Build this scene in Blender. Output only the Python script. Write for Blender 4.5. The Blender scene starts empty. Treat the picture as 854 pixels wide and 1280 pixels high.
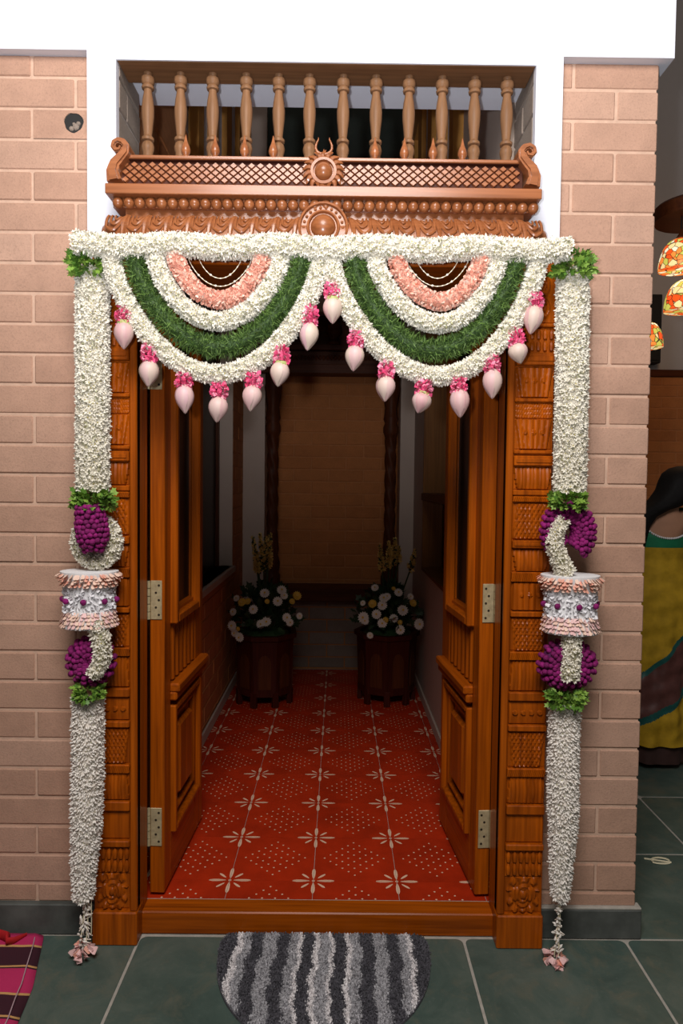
import bpy, bmesh, math, random
import numpy as np
from mathutils import Vector, Matrix

random.seed(7)
RNG = np.random.default_rng(11)
scene = bpy.context.scene
COL = scene.collection
PI = math.pi

# ------------------------------------------------------------------ camera
F_PX, PITCH, ROLL, YAW = 853.0, .0402, .0114, .0045
CAM = np.array([0.0, 0.0, 1.5])
def ray(u, v):
    u = (u-427)/F_PX; v = (v-640)/F_PX
    c, s = math.cos(ROLL), math.sin(ROLL); u, v = c*u+s*v, -s*u+c*v
    x, y, z = u, 1.0, -v
    c, s = math.cos(PITCH), math.sin(PITCH); y, z = c*y+s*z, -s*y+c*z
    c, s = math.cos(YAW), math.sin(YAW); x, y = c*x+s*y, -s*x+c*y
    return np.array([x, y, z])
def at(u, v, Y):                      # point of the vertical plane y=Y that the photo shows at (u, v)
    r = ray(u, v); return CAM + r*(Y/r[1])
def at_floor(u, v, z=0.0):
    r = ray(u, v); return CAM + r*((z-CAM[2])/r[2])
cam_data = bpy.data.cameras.new('camera')
cam = bpy.data.objects.new('camera', cam_data); COL.objects.link(cam)
fw = ray(427, 640); fw = fw/np.linalg.norm(fw)
rt = ray(428, 640)-ray(427, 640); rt = rt/np.linalg.norm(rt)
up = -(ray(427, 641)-ray(427, 640)); up = up/np.linalg.norm(up)
cam.matrix_world = Matrix(((rt[0], up[0], -fw[0], 0), (rt[1], up[1], -fw[1], 0), (rt[2], up[2], -fw[2], 1.5), (0, 0, 0, 1)))
cam_data.sensor_fit = 'VERTICAL'; cam_data.sensor_height = 36.0; cam_data.sensor_width = 24.0
cam_data.lens = F_PX/1280*36.0
cam_data.clip_start = .02
scene.camera = cam

# ------------------------------------------------------------------ world, lights, exposure
world = bpy.data.worlds.new('world'); scene.world = world; world.use_nodes = True
bg = world.node_tree.nodes['Background']
bg.inputs[0].default_value = (1.0, .93, .86, 1); bg.inputs[1].default_value = .06
def light(name, kind, loc, energy, color, target=None, **kw):
    d = bpy.data.lights.new(name, kind); d.energy = energy; d.color = color
    for k, val in kw.items(): setattr(d, k, val)
    o = bpy.data.objects.new(name, d); COL.objects.link(o); o.location = loc
    if target is not None:
        o.rotation_euler = (Vector(target)-Vector(loc)).to_track_quat('-Z', 'Y').to_euler()
    return o
# flash gun on the camera (held upright, so the flash sits at its side), tipped upwards
light('camera_flash', 'SPOT', (-.13, -.02, 1.56), 172, (.91, .935, 1.0), (-.05, 2.2, 4.7), spot_size=math.radians(130), spot_blend=1.0, shadow_soft_size=.03)
# flash light thrown back by the white ceiling over the camera
light('ceiling_bounce', 'AREA', (-.1, -.05, 3.5), 97, (1.0, .955, .925), (-.05, 2.2, 1.6), shape='DISK', size=1.5)
scene.view_settings.view_transform = 'Standard'; scene.view_settings.look = 'None'
scene.view_settings.gamma = 1.0; scene.view_settings.use_curve_mapping = False
scene.view_settings.exposure = 0.0

# ------------------------------------------------------------------ materials
def nt(name):
    m = bpy.data.materials.new(name); m.use_nodes = True
    t = m.node_tree; b = t.nodes['Principled BSDF']
    return m, t, b
def ramp(t, fac, stops):
    r = t.nodes.new('ShaderNodeValToRGB'); e = r.color_ramp.elements
    while len(e) < len(stops): e.new(.5)
    for el, (p, c) in zip(e, stops): el.position = p; el.color = (*c, 1)
    t.links.new(fac, r.inputs[0]); return r.outputs[0]
def coords(t, scale=(1, 1, 1), kind='Object', rand=0.0):
    tc = t.nodes.new('ShaderNodeTexCoord'); out = tc.outputs[kind]
    if rand:
        oi = t.nodes.new('ShaderNodeObjectInfo'); ml = t.nodes.new('ShaderNodeMath'); ml.operation = 'MULTIPLY'
        ml.inputs[1].default_value = rand; t.links.new(oi.outputs['Random'], ml.inputs[0])
        va = t.nodes.new('ShaderNodeVectorMath'); va.operation = 'ADD'
        t.links.new(out, va.inputs[0]); t.links.new(ml.outputs[0], va.inputs[1]); out = va.outputs[0]
    mp = t.nodes.new('ShaderNodeMapping'); mp.inputs['Scale'].default_value = scale
    t.links.new(out, mp.inputs[0]); return mp.outputs[0]
def noise(t, vec, scale, detail=4, rough=.6, dist=0):
    n = t.nodes.new('ShaderNodeTexNoise'); n.inputs['Scale'].default_value = scale; n.inputs['Detail'].default_value = detail
    n.inputs['Roughness'].default_value = rough; n.inputs['Distortion'].default_value = dist
    t.links.new(vec, n.inputs['Vector']); return n.outputs['Fac']
def bump(t, b, h, strength=.2, dist=.01):
    bn = t.nodes.new('ShaderNodeBump'); bn.inputs['Strength'].default_value = strength; bn.inputs['Distance'].default_value = dist
    t.links.new(h, bn.inputs['Height']); t.links.new(bn.outputs[0], b.inputs['Normal'])
def mixc(t, fac, a, b_, blend='MIX'):
    mx = t.nodes.new('ShaderNodeMix'); mx.data_type = 'RGBA'; mx.blend_type = blend
    for sock, val in ((mx.inputs[0], fac), (mx.inputs[6], a), (mx.inputs[7], b_)):
        if isinstance(val, (tuple, list)): sock.default_value = (*val, 1)
        elif isinstance(val, (int, float)): sock.default_value = val
        else: t.links.new(val, sock)
    return mx.outputs[2]
def rnd_fac(t):
    return t.nodes.new('ShaderNodeObjectInfo').outputs['Random']
def wood(name, dark, light_, axis='Z', rough=.32, coat=.04, fine=1.0, spec=.18):
    m, t, b = nt(name)
    s = [26*fine, 26*fine, 26*fine]; s['XYZ'.index(axis)] = 1.3*fine
    v = coords(t, s, rand=7.0)
    n1 = noise(t, v, 1.0, 5, .6, .8)
    s2 = [90, 90, 90]; s2['XYZ'.index(axis)] = 3
    n2 = noise(t, coords(t, s2), 1.0, 2, .5)
    c = ramp(t, n1, [(.3, dark), (.7, light_)])
    c = mixc(t, .35, c, ramp(t, n2, [(.35, tuple(x*.6 for x in dark)), (.65, light_)]))
    t.links.new(c, b.inputs['Base Color'])
    b.inputs['Roughness'].default_value = rough
    b.inputs['Specular IOR Level'].default_value = spec; b.inputs['Coat Weight'].default_value = coat; b.inputs['Coat Roughness'].default_value = .18
    bump(t, b, n2, .06, .002); return m
def plain(name, col, rough=.6, var=.12, scale=14, metallic=0.0, bmp=0.0, rnd=0.0, sheen=0, spec=.4):
    m, t, b = nt(name)
    v = coords(t, rand=9.0 if rnd else 0)
    n = noise(t, v, scale, 5)
    lo = tuple(max(0, x*(1-var)) for x in col); hi = tuple(min(1, x*(1+var)) for x in col)
    c = ramp(t, n, [(.3, lo), (.7, hi)])
    if rnd:
        r = ramp(t, rnd_fac(t), [(0, (1-rnd,)*3), (1, (1.0,)*3)])
        c = mixc(t, 1.0, c, r, 'MULTIPLY')
    t.links.new(c, b.inputs['Base Color'])
    b.inputs['Roughness'].default_value = rough; b.inputs['Metallic'].default_value = metallic; b.inputs['Specular IOR Level'].default_value = spec
    if sheen: b.inputs['Sheen Weight'].default_value = sheen
    if bmp: bump(t, b, n, bmp, .004)
    return m
def brick_mat(name, c0, c1, c2):
    m, t, b = nt(name)
    v = coords(t, rand=31.0)
    n = noise(t, v, 9, 6, .65); g = noise(t, v, 160, 3, .7); sp = noise(t, v, 420, 1, .5)
    base = ramp(t, rnd_fac(t), [(0, c0), (.5, c1), (1, c2)])
    base = mixc(t, .55, base, ramp(t, n, [(.25, tuple(x*.72 for x in c1)), (.75, tuple(min(1, x*1.22) for x in c1))]))
    base = mixc(t, ramp(t, g, [(.5, (0, 0, 0)), (.75, (.5, .5, .5))]), base, tuple(x*.55 for x in c1))
    base = mixc(t, ramp(t, sp, [(.62, (0, 0, 0)), (.8, (.35, .35, .35))]), base, tuple(min(1, x*1.6) for x in c1))
    t.links.new(base, b.inputs['Base Color']); b.inputs['Roughness'].default_value = .86
    bump(t, b, g, .35, .004); return m
M = {}
M['teak'] = wood('teak', (.215, .040, .0015), (.52, .110, .003), 'Z', .36)
M['teak_h'] = wood('teak_h', (.215, .040, .0015), (.47, .098, .003), 'X', .36)
M['teak_y'] = wood('teak_y', (.215, .040, .0015), (.47, .098, .003), 'Y', .36)
M['crest'] = wood('crest_teak', (.24, .072, .022), (.40, .140, .050), 'X', .30, .22, spec=.4)
M['crest_dark'] = wood('crest_dark', (.050, .012, .006), (.085, .022, .010), 'X', .5, .0)
M['baluster'] = wood('baluster_wood', (.19, .092, .043), (.28, .140, .066), 'Z', .5, .03)
M['baluster_h'] = wood('baluster_plank', (.17, .080, .036), (.25, .115, .050), 'X', .5, .03)
M['oldwood'] = wood('dark_carved_wood', (.060, .015, .0045), (.11, .029, .008), 'Z', .5, .0)
M['oldwood_h'] = wood('dark_carved_wood_h', (.065, .016, .005), (.12, .032, .009), 'X', .5, .0)
M['panelwood'] = wood('panel_wood', (.15, .055, .010), (.24, .095, .018), 'Z', .5, .03)
M['potwood'] = wood('planter_wood', (.040, .006, .003), (.075, .011, .005), 'Z', .5, .0)
M['brick'] = brick_mat('brick', (.44, .245, .165), (.51, .30, .21), (.57, .36, .265))
M['mortar'] = plain('mortar', (.62, .41, .30), .9, .12, 30, bmp=.3)
M['brick_in'] = brick_mat('brick_inner', (.42, .145, .042), (.50, .18, .052), (.57, .215, .066))
M['mortar_in'] = plain('mortar_inner', (.52, .215, .08), .9, .1, 30, bmp=.2)
M['greybrick'] = brick_mat('brick_grey', (.25, .19, .15), (.29, .23, .185), (.33, .27, .22))
M['mortar_grey'] = plain('mortar_grey', (.42, .36, .32), .9, .1, 30)
M['white'] = plain('white_plaster', (.76, .775, .845), .75, .015, 5)
M['cream'] = plain('cream_plaster', (.52, .42, .35), .75, .04, 5)
M['ochre'] = plain('ochre_wood', (.60, .28, .06), .7, .08, 5)
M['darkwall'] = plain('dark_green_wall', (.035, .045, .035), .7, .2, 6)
M['roomwall'] = plain('room_plaster', (.50, .47, .46), .8, .04, 4)
M['black'] = plain('flat_black', (.012, .011, .010), .6, .1)
M['grout'] = plain('pale_grout', (.42, .39, .34), .9, .15, 40)
M['brass'] = plain('aged_brass', (.62, .52, .31), .4, .2, 60, metallic=.45)
M['hole'] = plain('screw_hole', (.03, .02, .012), .5, .1)
M['glass'] = plain('tinted_glass', (.014, .011, .009), .3, .1, spec=.12)
M['thread'] = plain('pale_thread', (.8, .72, .5), .6, .05)
def stone_mat():
    m, t, b = nt('green_stone')
    v = coords(t, (1, 1, 1), rand=13.0)
    n1 = noise(t, v, 5.0, 7, .68, .8); n2 = noise(t, v, 9, 6, .72, .5); n3 = noise(t, v, 90, 3)
    c = ramp(t, n1, [(.25, (.046, .078, .066)), (.5, (.074, .112, .094)), (.72, (.118, .150, .124))])
    c = mixc(t, ramp(t, n2, [(.50, (0, 0, 0)), (.68, (.7, .7, .7))]), c, (.135, .138, .100))
    c = mixc(t, ramp(t, n3, [(.6, (0, 0, 0)), (.8, (.3, .3, .3))]), c, (.20, .215, .19))
    t.links.new(c, b.inputs['Base Color']); b.inputs['Roughness'].default_value = .42
    bump(t, b, n2, .12, .004); return m
M['stone'] = stone_mat()
M['basestone'] = plain('dark_base_stone', (.082, .088, .080), .65, .5, 7, bmp=.2)
M['tile'] = plain('red_cement_tile', (.45, .028, .005), .45, .18, 9, rnd=.12, spec=.25)
M['tile_print'] = plain('cream_tile_print', (.86, .58, .40), .4, .08, 20)
M['jasmine'] = plain('tuberose_petal', (.86, .81, .69), .6, .09, 60)
M['jasmine_tube'] = plain('tuberose_tube', (.62, .62, .36), .6, .15, 60)  # greenish tube of the bloom, its own colour
M['jasmine_eye'] = plain('tuberose_eye', (.50, .42, .12), .6, .2, 60)
M['budwhite'] = plain('jasmine_bud', (.93, .87, .80), .6, .08, 60)
M['budtube'] = plain('jasmine_bud_tube', (.86, .76, .66), .6, .12, 60)
M['core'] = plain('garland_core', (.66, .63, .46), .8, .2, 40)
M['green'] = plain('fine_green', (.125, .215, .045), .6, .4, 60)
M['green2'] = plain('fine_green_dark', (.040, .085, .016), .6, .3, 60)
M['leaf'] = plain('fern_leaf', (.22, .37, .055), .5, .3, 50)
M['leaf2'] = plain('fern_leaf_dark', (.10, .22, .030), .5, .3, 50)
M['peach'] = plain('coral_petal', (.86, .42, .31), .6, .12, 60)
M['peach_pale'] = plain('pale_coral_petal', (.88, .62, .50), .6, .08, 60)
M['pinkpale'] = plain('pale_pink_petal', (.86, .56, .54), .6, .1, 50)
M['hotpink'] = plain('hot_pink_petal', (.80, .085, .22), .55, .2, 80)
M['hotpink2'] = plain('light_pink_petal', (.88, .30, .42), .55, .15, 80)
M['purple'] = plain('purple_amaranth', (.31, .009, .165), .8, .45, 260, rnd=.45, bmp=.6)
M['purple_core'] = plain('purple_core', (.09, .006, .07), .8, .2)
M['foam'] = plain('white_foam', (.86, .85, .86), .7, .03, 30)
M['whitepetal'] = plain('white_petal', (.84, .83, .86), .6, .06, 60)
def lotus_mat():
    m, t, b = nt('lotus_petal')
    v = coords(t, (70, 70, 6)); n = noise(t, v, 1.0, 3)
    a = ramp(t, rnd_fac(t), [(0, (.66, .36, .37)), (.35, (.70, .47, .45)), (.7, (.66, .55, .42)), (1, (.70, .42, .46))])
    c = mixc(t, ramp(t, n, [(.4, (0, 0, 0)), (.75, (.6, .6, .6))]), a, (.72, .54, .46))
    t.links.new(c, b.inputs['Base Color']); b.inputs['Roughness'].default_value = .5; return m
M['lotus'] = lotus_mat()
M['sepal'] = plain('lotus_sepal', (.46, .50, .18), .5, .2, 40)

# ------------------------------------------------------------------ mesh helpers
WL = {}                                 # world location of each object
def link(o, parent=None, loc=(0, 0, 0)):
    COL.objects.link(o)
    if parent is not None:
        o.parent = parent; o.location = Vector(loc)-WL[parent]
    else: o.location = Vector(loc)
    WL[o] = Vector(loc); return o
def tag(o, label=None, cat=None, group=None, kind=None):
    if label: o['label'] = label
    if cat: o['category'] = cat
    if group: o['group'] = group
    if kind: o['kind'] = kind
    return o
def thing(name, loc, label, cat, group=None, kind=None):
    o = bpy.data.objects.new(name, None); o.empty_display_size = .05
    link(o, None, loc); return tag(o, label, cat, group, kind)
def piece(name, mesh, loc, parent, rot=None, scale=None):
    o = bpy.data.objects.new(name, mesh); link(o, parent, loc)
    if rot is not None: o.rotation_euler = rot
    if scale is not None: o.scale = scale
    return o
def cbox_data(h, c):
    hx, hy, hz = h
    if c <= 0:
        v = [(sx*hx, sy*hy, sz*hz) for sx in (-1, 1) for sy in (-1, 1) for sz in (-1, 1)]
        return v, [(0, 1, 3, 2), (4, 6, 7, 5), (0, 4, 5, 1), (2, 3, 7, 6), (0, 2, 6, 4), (1, 5, 7, 3)]
    v = []; idx = {}
    for sx in (-1, 1):
        for sy in (-1, 1):
            for sz in (-1, 1):
                for a in range(3):
                    p = [sx*(hx-c), sy*(hy-c), sz*(hz-c)]; p[a] = (sx, sy, sz)[a]*(hx, hy, hz)[a]
                    idx[(sx, sy, sz, a)] = len(v); v.append(tuple(p))
    f = []
    for a in range(3):
        b_, c_ = (a+1) % 3, (a+2) % 3
        for s in (-1, 1):
            q = []
            for sb, sc in ((-1, -1), (1, -1), (1, 1), (-1, 1)):
                k = [0, 0, 0]; k[a] = s; k[b_] = sb; k[c_] = sc; q.append(idx[(*k, a)])
            f.append(tuple(q if s > 0 else q[::-1]))
        for sb in (-1, 1):
            for sc in (-1, 1):
                k0 = [0, 0, 0]; k0[a] = -1; k0[b_] = sb; k0[c_] = sc; k1 = list(k0); k1[a] = 1
                q = [idx[(*k0, b_)], idx[(*k1, b_)], idx[(*k1, c_)], idx[(*k0, c_)]]
                f.append(tuple(q if sb*sc < 0 else q[::-1]))
    for sx in (-1, 1):
        for sy in (-1, 1):
            for sz in (-1, 1):
                q = [idx[(sx, sy, sz, a)] for a in range(3)]
                f.append(tuple(q if sx*sy*sz > 0 else q[::-1]))
    return v, f
def mesh_from(name, v, f, mats, mi=None, smooth=False):
    me = bpy.data.meshes.new(name); me.from_pydata([tuple(map(float, p)) for p in v], [], f)
    for m in (mats if isinstance(mats, (list, tuple)) else [mats]): me.materials.append(m)
    if mi is not None: me.polygons.foreach_set('material_index', mi)
    if smooth: me.polygons.foreach_set('use_smooth', [True]*len(me.polygons))
    me.update(); return me
def smooth_by_angle(me, deg=40):
    me.polygons.foreach_set('use_smooth', [True]*len(me.polygons))
    try: me.set_sharp_from_angle(angle=math.radians(deg))
    except Exception: pass
class MB:
    def __init__(self): self.v = []; self.f = []; self.m = []
    def add(self, v, f, mat=0, T=None):
        o = len(self.v)
        if T is not None: v = [tuple(T @ Vector(p)) for p in v]
        self.v += [tuple(p) for p in v]; self.f += [tuple(i+o for i in q) for q in f]; self.m += [mat]*len(f); return self
    def box(self, x0, x1, y0, y1, z0, z1, c=0.0, mat=0, T=None):
        v, f = cbox_data(((x1-x0)/2, (y1-y0)/2, (z1-z0)/2), c)
        cx, cy, cz = (x0+x1)/2, (y0+y1)/2, (z0+z1)/2
        return self.add([(p[0]+cx, p[1]+cy, p[2]+cz) for p in v], f, mat, T)
    def lathe(self, prof, c=(0, 0, 0), n=16, axis='z', mat=0, T=None, sx=1.0, sy=1.0):
        v = []; f = []
        for r, h in prof:
            for i in range(n):
                a = 2*PI*i/n; p = (r*math.cos(a)*sx, r*math.sin(a)*sy, h)
                if axis == 'y': p = (p[0], -p[2], p[1])
                if axis == 'x': p = (p[2], p[0], p[1])
                v.append((p[0]+c[0], p[1]+c[1], p[2]+c[2]))
        for k in range(len(prof)-1):
            for i in range(n):
                j = (i+1) % n; f.append((k*n+i, k*n+j, (k+1)*n+j, (k+1)*n+i))
        f.append(tuple(range(n))[::-1]); f.append(tuple((len(prof)-1)*n+i for i in range(n)))
        return self.add(v, f, mat, T)
    def tube(self, pts, r, n=8, mat=0, flat=1.0, T=None):
        pts = [Vector(p) for p in pts]; rs = r if isinstance(r, (list, tuple)) else [r]*len(pts)
        v = []; f = []; ref = None
        for i, p in enumerate(pts):
            t = (pts[min(i+1, len(pts)-1)]-pts[max(i-1, 0)]).normalized()
            if ref is None: ref = Vector((0, 1, 0)) if abs(t.y) < .9 else Vector((1, 0, 0))
            a = t.cross(ref).normalized(); b = a.cross(t).normalized(); ref = b
            for k in range(n):
                g = 2*PI*k/n; v.append(tuple(p+a*(math.cos(g)*rs[i])+b*(math.sin(g)*rs[i]*flat)))
        for i in range(len(pts)-1):
            for k in range(n):
                j = (k+1) % n; f.append((i*n+k, i*n+j, (i+1)*n+j, (i+1)*n+k))
        f.append(tuple(range(n))[::-1]); f.append(tuple((len(pts)-1)*n+k for k in range(n)))
        return self.add(v, f, mat, T)
    def prism(self, poly, y0, y1, mat=0, T=None):            # outline in x,z ; depth along y
        n = len(poly); v = [(x, y0, z) for x, z in poly]+[(x, y1, z) for x, z in poly]
        f = [tuple(range(n)), tuple(range(2*n-1, n-1, -1))]+[(i+n, (i+1) % n+n, (i+1) % n, i) for i in range(n)]
        return self.add(v, f, mat, T)
    def ribbon(self, pts, w, y0, y1, mat=0):                  # x,z path with width w, extruded along y
        n = len(pts); L = []; R = []
        for i, (x, z) in enumerate(pts):
            a = pts[max(i-1, 0)]; b = pts[min(i+1, n-1)]; d = math.hypot(b[0]-a[0], b[1]-a[1]) or 1
            nx, nz = -(b[1]-a[1])/d, (b[0]-a[0])/d; ww = (w[i] if isinstance(w, (list, tuple)) else w)/2
            L.append((x+nx*ww, z+nz*ww)); R.append((x-nx*ww, z-nz*ww))
        v = []
        for i in range(n): v += [(L[i][0], y0, L[i][1]), (R[i][0], y0, R[i][1]), (R[i][0], y1, R[i][1]), (L[i][0], y1, L[i][1])]
        f = []
        for i in range(n-1):
            for k in range(4): f.append((i*4+k, i*4+(k+1) % 4, i*4+4+(k+1) % 4, i*4+4+k))
        f += [(3, 2, 1, 0), tuple(4*(n-1)+k for k in range(4))]
        return self.add(v, f, mat)
    def field(self, x0, x1, z0, z1, y, h, nx=36, nz=24, mat=0, back=.004):   # carved relief facing -y ; h(s,t)->proud metres
        v = []; f = []
        for j in range(nz+1):
            for i in range(nx+1):
                s, t = i/nx, j/nz
                e = 0 if (i in (0, nx) or j in (0, nz)) else 1
                d = h(s, t)*e-back*(1-e)
                v.append((x0+(x1-x0)*s, y-d, z0+(z1-z0)*t))
        for j in range(nz):
            for i in range(nx):
                a = j*(nx+1)+i; f.append((a, a+1, a+nx+2, a+nx+1))
        return self.add(v, f, mat)
    def bounds(self):
        a = np.array(self.v); return a.min(0), a.max(0)
    def build(self, name, mats, parent=None, smooth=0, label=None, cat=None, group=None, kind=None, local=False, loc=None):
        if local: off = Vector((0, 0, 0)); wl = None
        elif parent is not None: off = WL[parent]
        elif loc is not None: off = Vector(loc)
        else:
            a, b = self.bounds(); off = Vector(((a[0]+b[0])/2, (a[1]+b[1])/2, a[2]))
        v = [(p[0]-off[0], p[1]-off[1], p[2]-off[2]) for p in self.v]
        me = mesh_from(name, v, self.f, mats, self.m)
        if smooth: smooth_by_angle(me, smooth)
        o = bpy.data.objects.new(name, me)
        if local:
            COL.objects.link(o); o.parent = parent; WL[o] = Vector((0, 0, 0))
        else: link(o, parent, off)
        return tag(o, label, cat, group, kind)
_cache = {}
def cmesh(name, h, c, mat):
    k = (name, tuple(round(x, 4) for x in h), c, mat.name)
    if k not in _cache:
        v, f = cbox_data(h, c); _cache[k] = mesh_from(name, v, f, mat)
    return _cache[k]
# thousands of small petals as one mesh
def fast_mesh(name, V, Q, mi, mats):
    me = bpy.data.meshes.new(name)
    nq = len(Q)
    me.vertices.add(len(V)); me.vertices.foreach_set('co', np.asarray(V, dtype=np.float32).ravel())
    me.loops.add(nq*4); me.loops.foreach_set('vertex_index', np.asarray(Q, dtype=np.int32).ravel())
    me.polygons.add(nq); me.polygons.foreach_set('loop_start', np.arange(0, nq*4, 4, dtype=np.int32))
    for m in mats: me.materials.append(m)
    me.polygons.foreach_set('material_index', np.asarray(mi, dtype=np.int32))
    me.update(calc_edges=True); return me
def scatter(tv, tq, tm, P, N, scale, roll=None, mshift=None):
    """copies of a small quad template at points P with its z axis along N"""
    tv = np.array(tv); tq = np.array(tq); tm = np.array(tm); k = len(P)
    N = N/np.linalg.norm(N, axis=1, keepdims=True)
    ref = np.where(np.abs(N[:, 2:3]) < .9, np.array([[0, 0, 1.0]]), np.array([[1.0, 0, 0]]))
    A = np.cross(ref, N); A /= np.linalg.norm(A, axis=1, keepdims=True); B = np.cross(N, A)
    if roll is None: roll = RNG.uniform(0, 2*PI, k)
    c, s = np.cos(roll)[:, None], np.sin(roll)[:, None]
    A, B = A*c+B*s, -A*s+B*c
    sc = np.broadcast_to(np.asarray(scale, dtype=float), (k,))[:, None, None]
    V = (tv[None, :, 0:1]*A[:, None, :]+tv[None, :, 1:2]*B[:, None, :]+tv[None, :, 2:3]*N[:, None, :])*sc+P[:, None, :]
    Q = tq[None]+(np.arange(k)*len(tv))[:, None, None]
    mi = np.broadcast_to(tm[None], (k, len(tm))).copy()
    if mshift is not None: mi = mi+mshift[:, None]
    return V.reshape(-1, 3), Q.reshape(-1, 4), mi.ravel()
class PB:
    def __init__(self): self.V = []; self.Q = []; self.m = []; self.n = 0
    def add(self, V, Q, m):
        self.V.append(V); self.Q.append(Q+self.n); self.m.append(m); self.n += len(V); return self
    def build(self, name, mats, parent, kind='stuff', label=None):
        V = np.concatenate(self.V)-np.array(WL[parent]); Q = np.concatenate(self.Q); m = np.concatenate(self.m)
        me = fast_mesh(name, V, Q, m, mats)
        o = bpy.data.objects.new(name, me); link(o, parent, WL[parent]); return tag(o, label, kind=kind)
def flower_t(n=6, spread=.9, length=1.0, tube=.9, curl=.35, w=.30):
    v = []; q = []; m = []
    for k in range(n):
        a = 2*PI*k/n
        d = np.array([math.cos(a), math.sin(a), 0]); e = np.array([-math.sin(a), math.cos(a), 0]); z = np.array([0, 0, 1.0])
        b = len(v)
        v += [d*.12+z*0, d*.55*spread-e*w*spread+z*.42*length, d*1.0*spread+z*(.42+curl)*length*.8, d*.55*spread+e*w*spread+z*.42*length]
        q.append((b, b+1, b+2, b+3)); m.append(0)
    b = len(v)
    for zz, r in ((-tube, .14), (.08, .24)):
        for k in range(4):
            a = 2*PI*k/4; v.append(np.array([r*math.cos(a), r*math.sin(a), zz]))
    for k in range(4):
        q.append((b+k, b+(k+1) % 4, b+4+(k+1) % 4, b+4+k)); m.append(1)
    q.append((b+4, b+5, b+6, b+7)); m.append(2)
    return v, q, m
BUD_T = None
def bud_t():
    v = []; q = []; m = []
    for zz, r in ((-.9, .12), (0, .22), (.55, .36), (1.1, .05)):
        for k in range(4):
            a = 2*PI*k/4; v.append((r*math.cos(a), r*math.sin(a), zz))
    for j in range(3):
        for k in range(4): q.append((j*4+k, j*4+(k+1) % 4, j*4+4+(k+1) % 4, j*4+4+k)); m.append(1 if j == 0 else 0)
    return v, q, m
FLOWER = flower_t(); BUD = bud_t()
PETAL = ([(0, 0, 0), (-.5, 0, .55), (0, .12, 1.0), (.5, 0, .55)], [(0, 1, 2, 3)], [0])
RUFFLE = ([(-.25, 0, 0), (.25, 0, 0), (.55, .12, .9), (-.55, .12, .9), (-.5, .35, 1.15), (.5, .35, 1.15)], [(0, 1, 2, 3), (3, 2, 5, 4)], [0, 0])
PLEAT = ([(-.14, 0, 0), (.14, 0, 0), (.30, .10, .85), (-.30, .10, .85), (-.16, .16, 1.1), (.16, .16, 1.1)], [(0, 1, 2, 3), (3, 2, 5, 4)], [0, 0])
NEEDLE = ([(-.06, 0, 0), (.06, 0, 0), (.05, .05, .55), (-.05, .05, .55), (.0, .18, 1.0), (-.01, .18, 1.0)], [(0, 1, 2, 3), (3, 2, 4, 5)], [0, 0])
LEAFT = ([(0, 0, 0), (-.30, 0, .35), (-.16, .05, .42), (-.36, .10, .70), (-.12, .12, .78), (0, .18, 1.05), (.12, .12, .78), (.36, .10, .70), (.16, .05, .42), (.30, 0, .35), (0, .02, .4), (0, .1, .75)],
         [(0, 1, 2, 10), (0, 10, 8, 9), (10, 2, 3, 11), (10, 11, 7, 8), (11, 3, 4, 5), (11, 5, 6, 7)], [0]*6)
def resample(path, step):
    p = np.array([np.asarray(a, dtype=float) for a in path]); seg = np.linalg.norm(np.diff(p, axis=0), axis=1)
    s = np.concatenate([[0], np.cumsum(seg)]); n = max(2, int(s[-1]/step)+1); t = np.linspace(0, s[-1], n)
    return np.stack([np.interp(t, s, p[:, k]) for k in range(3)], 1), t/s[-1]
def surf_points(path, rad, step, skip_back=.75, jit=.35):
    """staggered points on a tube round the path, with outward normals and the place along the path"""
    c, t = resample(path, step)
    T = np.gradient(c, axis=0); T /= np.linalg.norm(T, axis=1, keepdims=True)
    Yv = np.array([0, 1.0, 0]); A = np.cross(T, Yv); A /= np.linalg.norm(A, axis=1, keepdims=True); B = np.cross(A, T)
    P = []; N = []; U = []; G = []
    for i in range(len(c)):
        r = rad(t[i]) if callable(rad) else rad
        k = max(5, int(2*PI*r/step)); off = (i % 2)*.5
        a = 2*PI*(np.arange(k)+off+RNG.uniform(-jit, jit, k))/k
        n = np.cos(a)[:, None]*A[i]+np.sin(a)[:, None]*B[i]
        keep = n[:, 1] < skip_back
        n = n[keep]; a = a[keep]
        P.append(c[i]+n*r+T[i]*RNG.uniform(-jit, jit, len(n))[:, None]*step); N.append(n); U.append(np.full(len(n), t[i])); G.append(a)
    return np.concatenate(P), np.concatenate(N), np.concatenate(U), np.concatenate(G)
def jasmine_rope(pb, path, rad, size=.0105, step=.0105, bud=.25, tilt=.5):
    """tuberose blooms strung round a cord; slots 0 petal 1 tube 2 eye"""
    inner = (lambda t: (rad(t) if callable(rad) else rad)-size*.95)
    P, N, U, G = surf_points(path, inner, step)
    D = N+RNG.normal(0, tilt*.5, N.shape); D[:, 2] -= .10
    isb = RNG.uniform(0, 1, len(P)) < bud
    P = P+N*RNG.uniform(-.25, .25, len(P))[:, None]*size
    sc = size*RNG.uniform(.8, 1.15, len(P))
    pb.add(*scatter(*FLOWER, P[~isb], D[~isb], sc[~isb]))
    if isb.any(): pb.add(*scatter(*BUD, P[isb], D[isb], sc[isb]*1.05))
    return pb
JM = lambda: [M['jasmine'], M['jasmine_tube'], M['jasmine_eye']]
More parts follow.
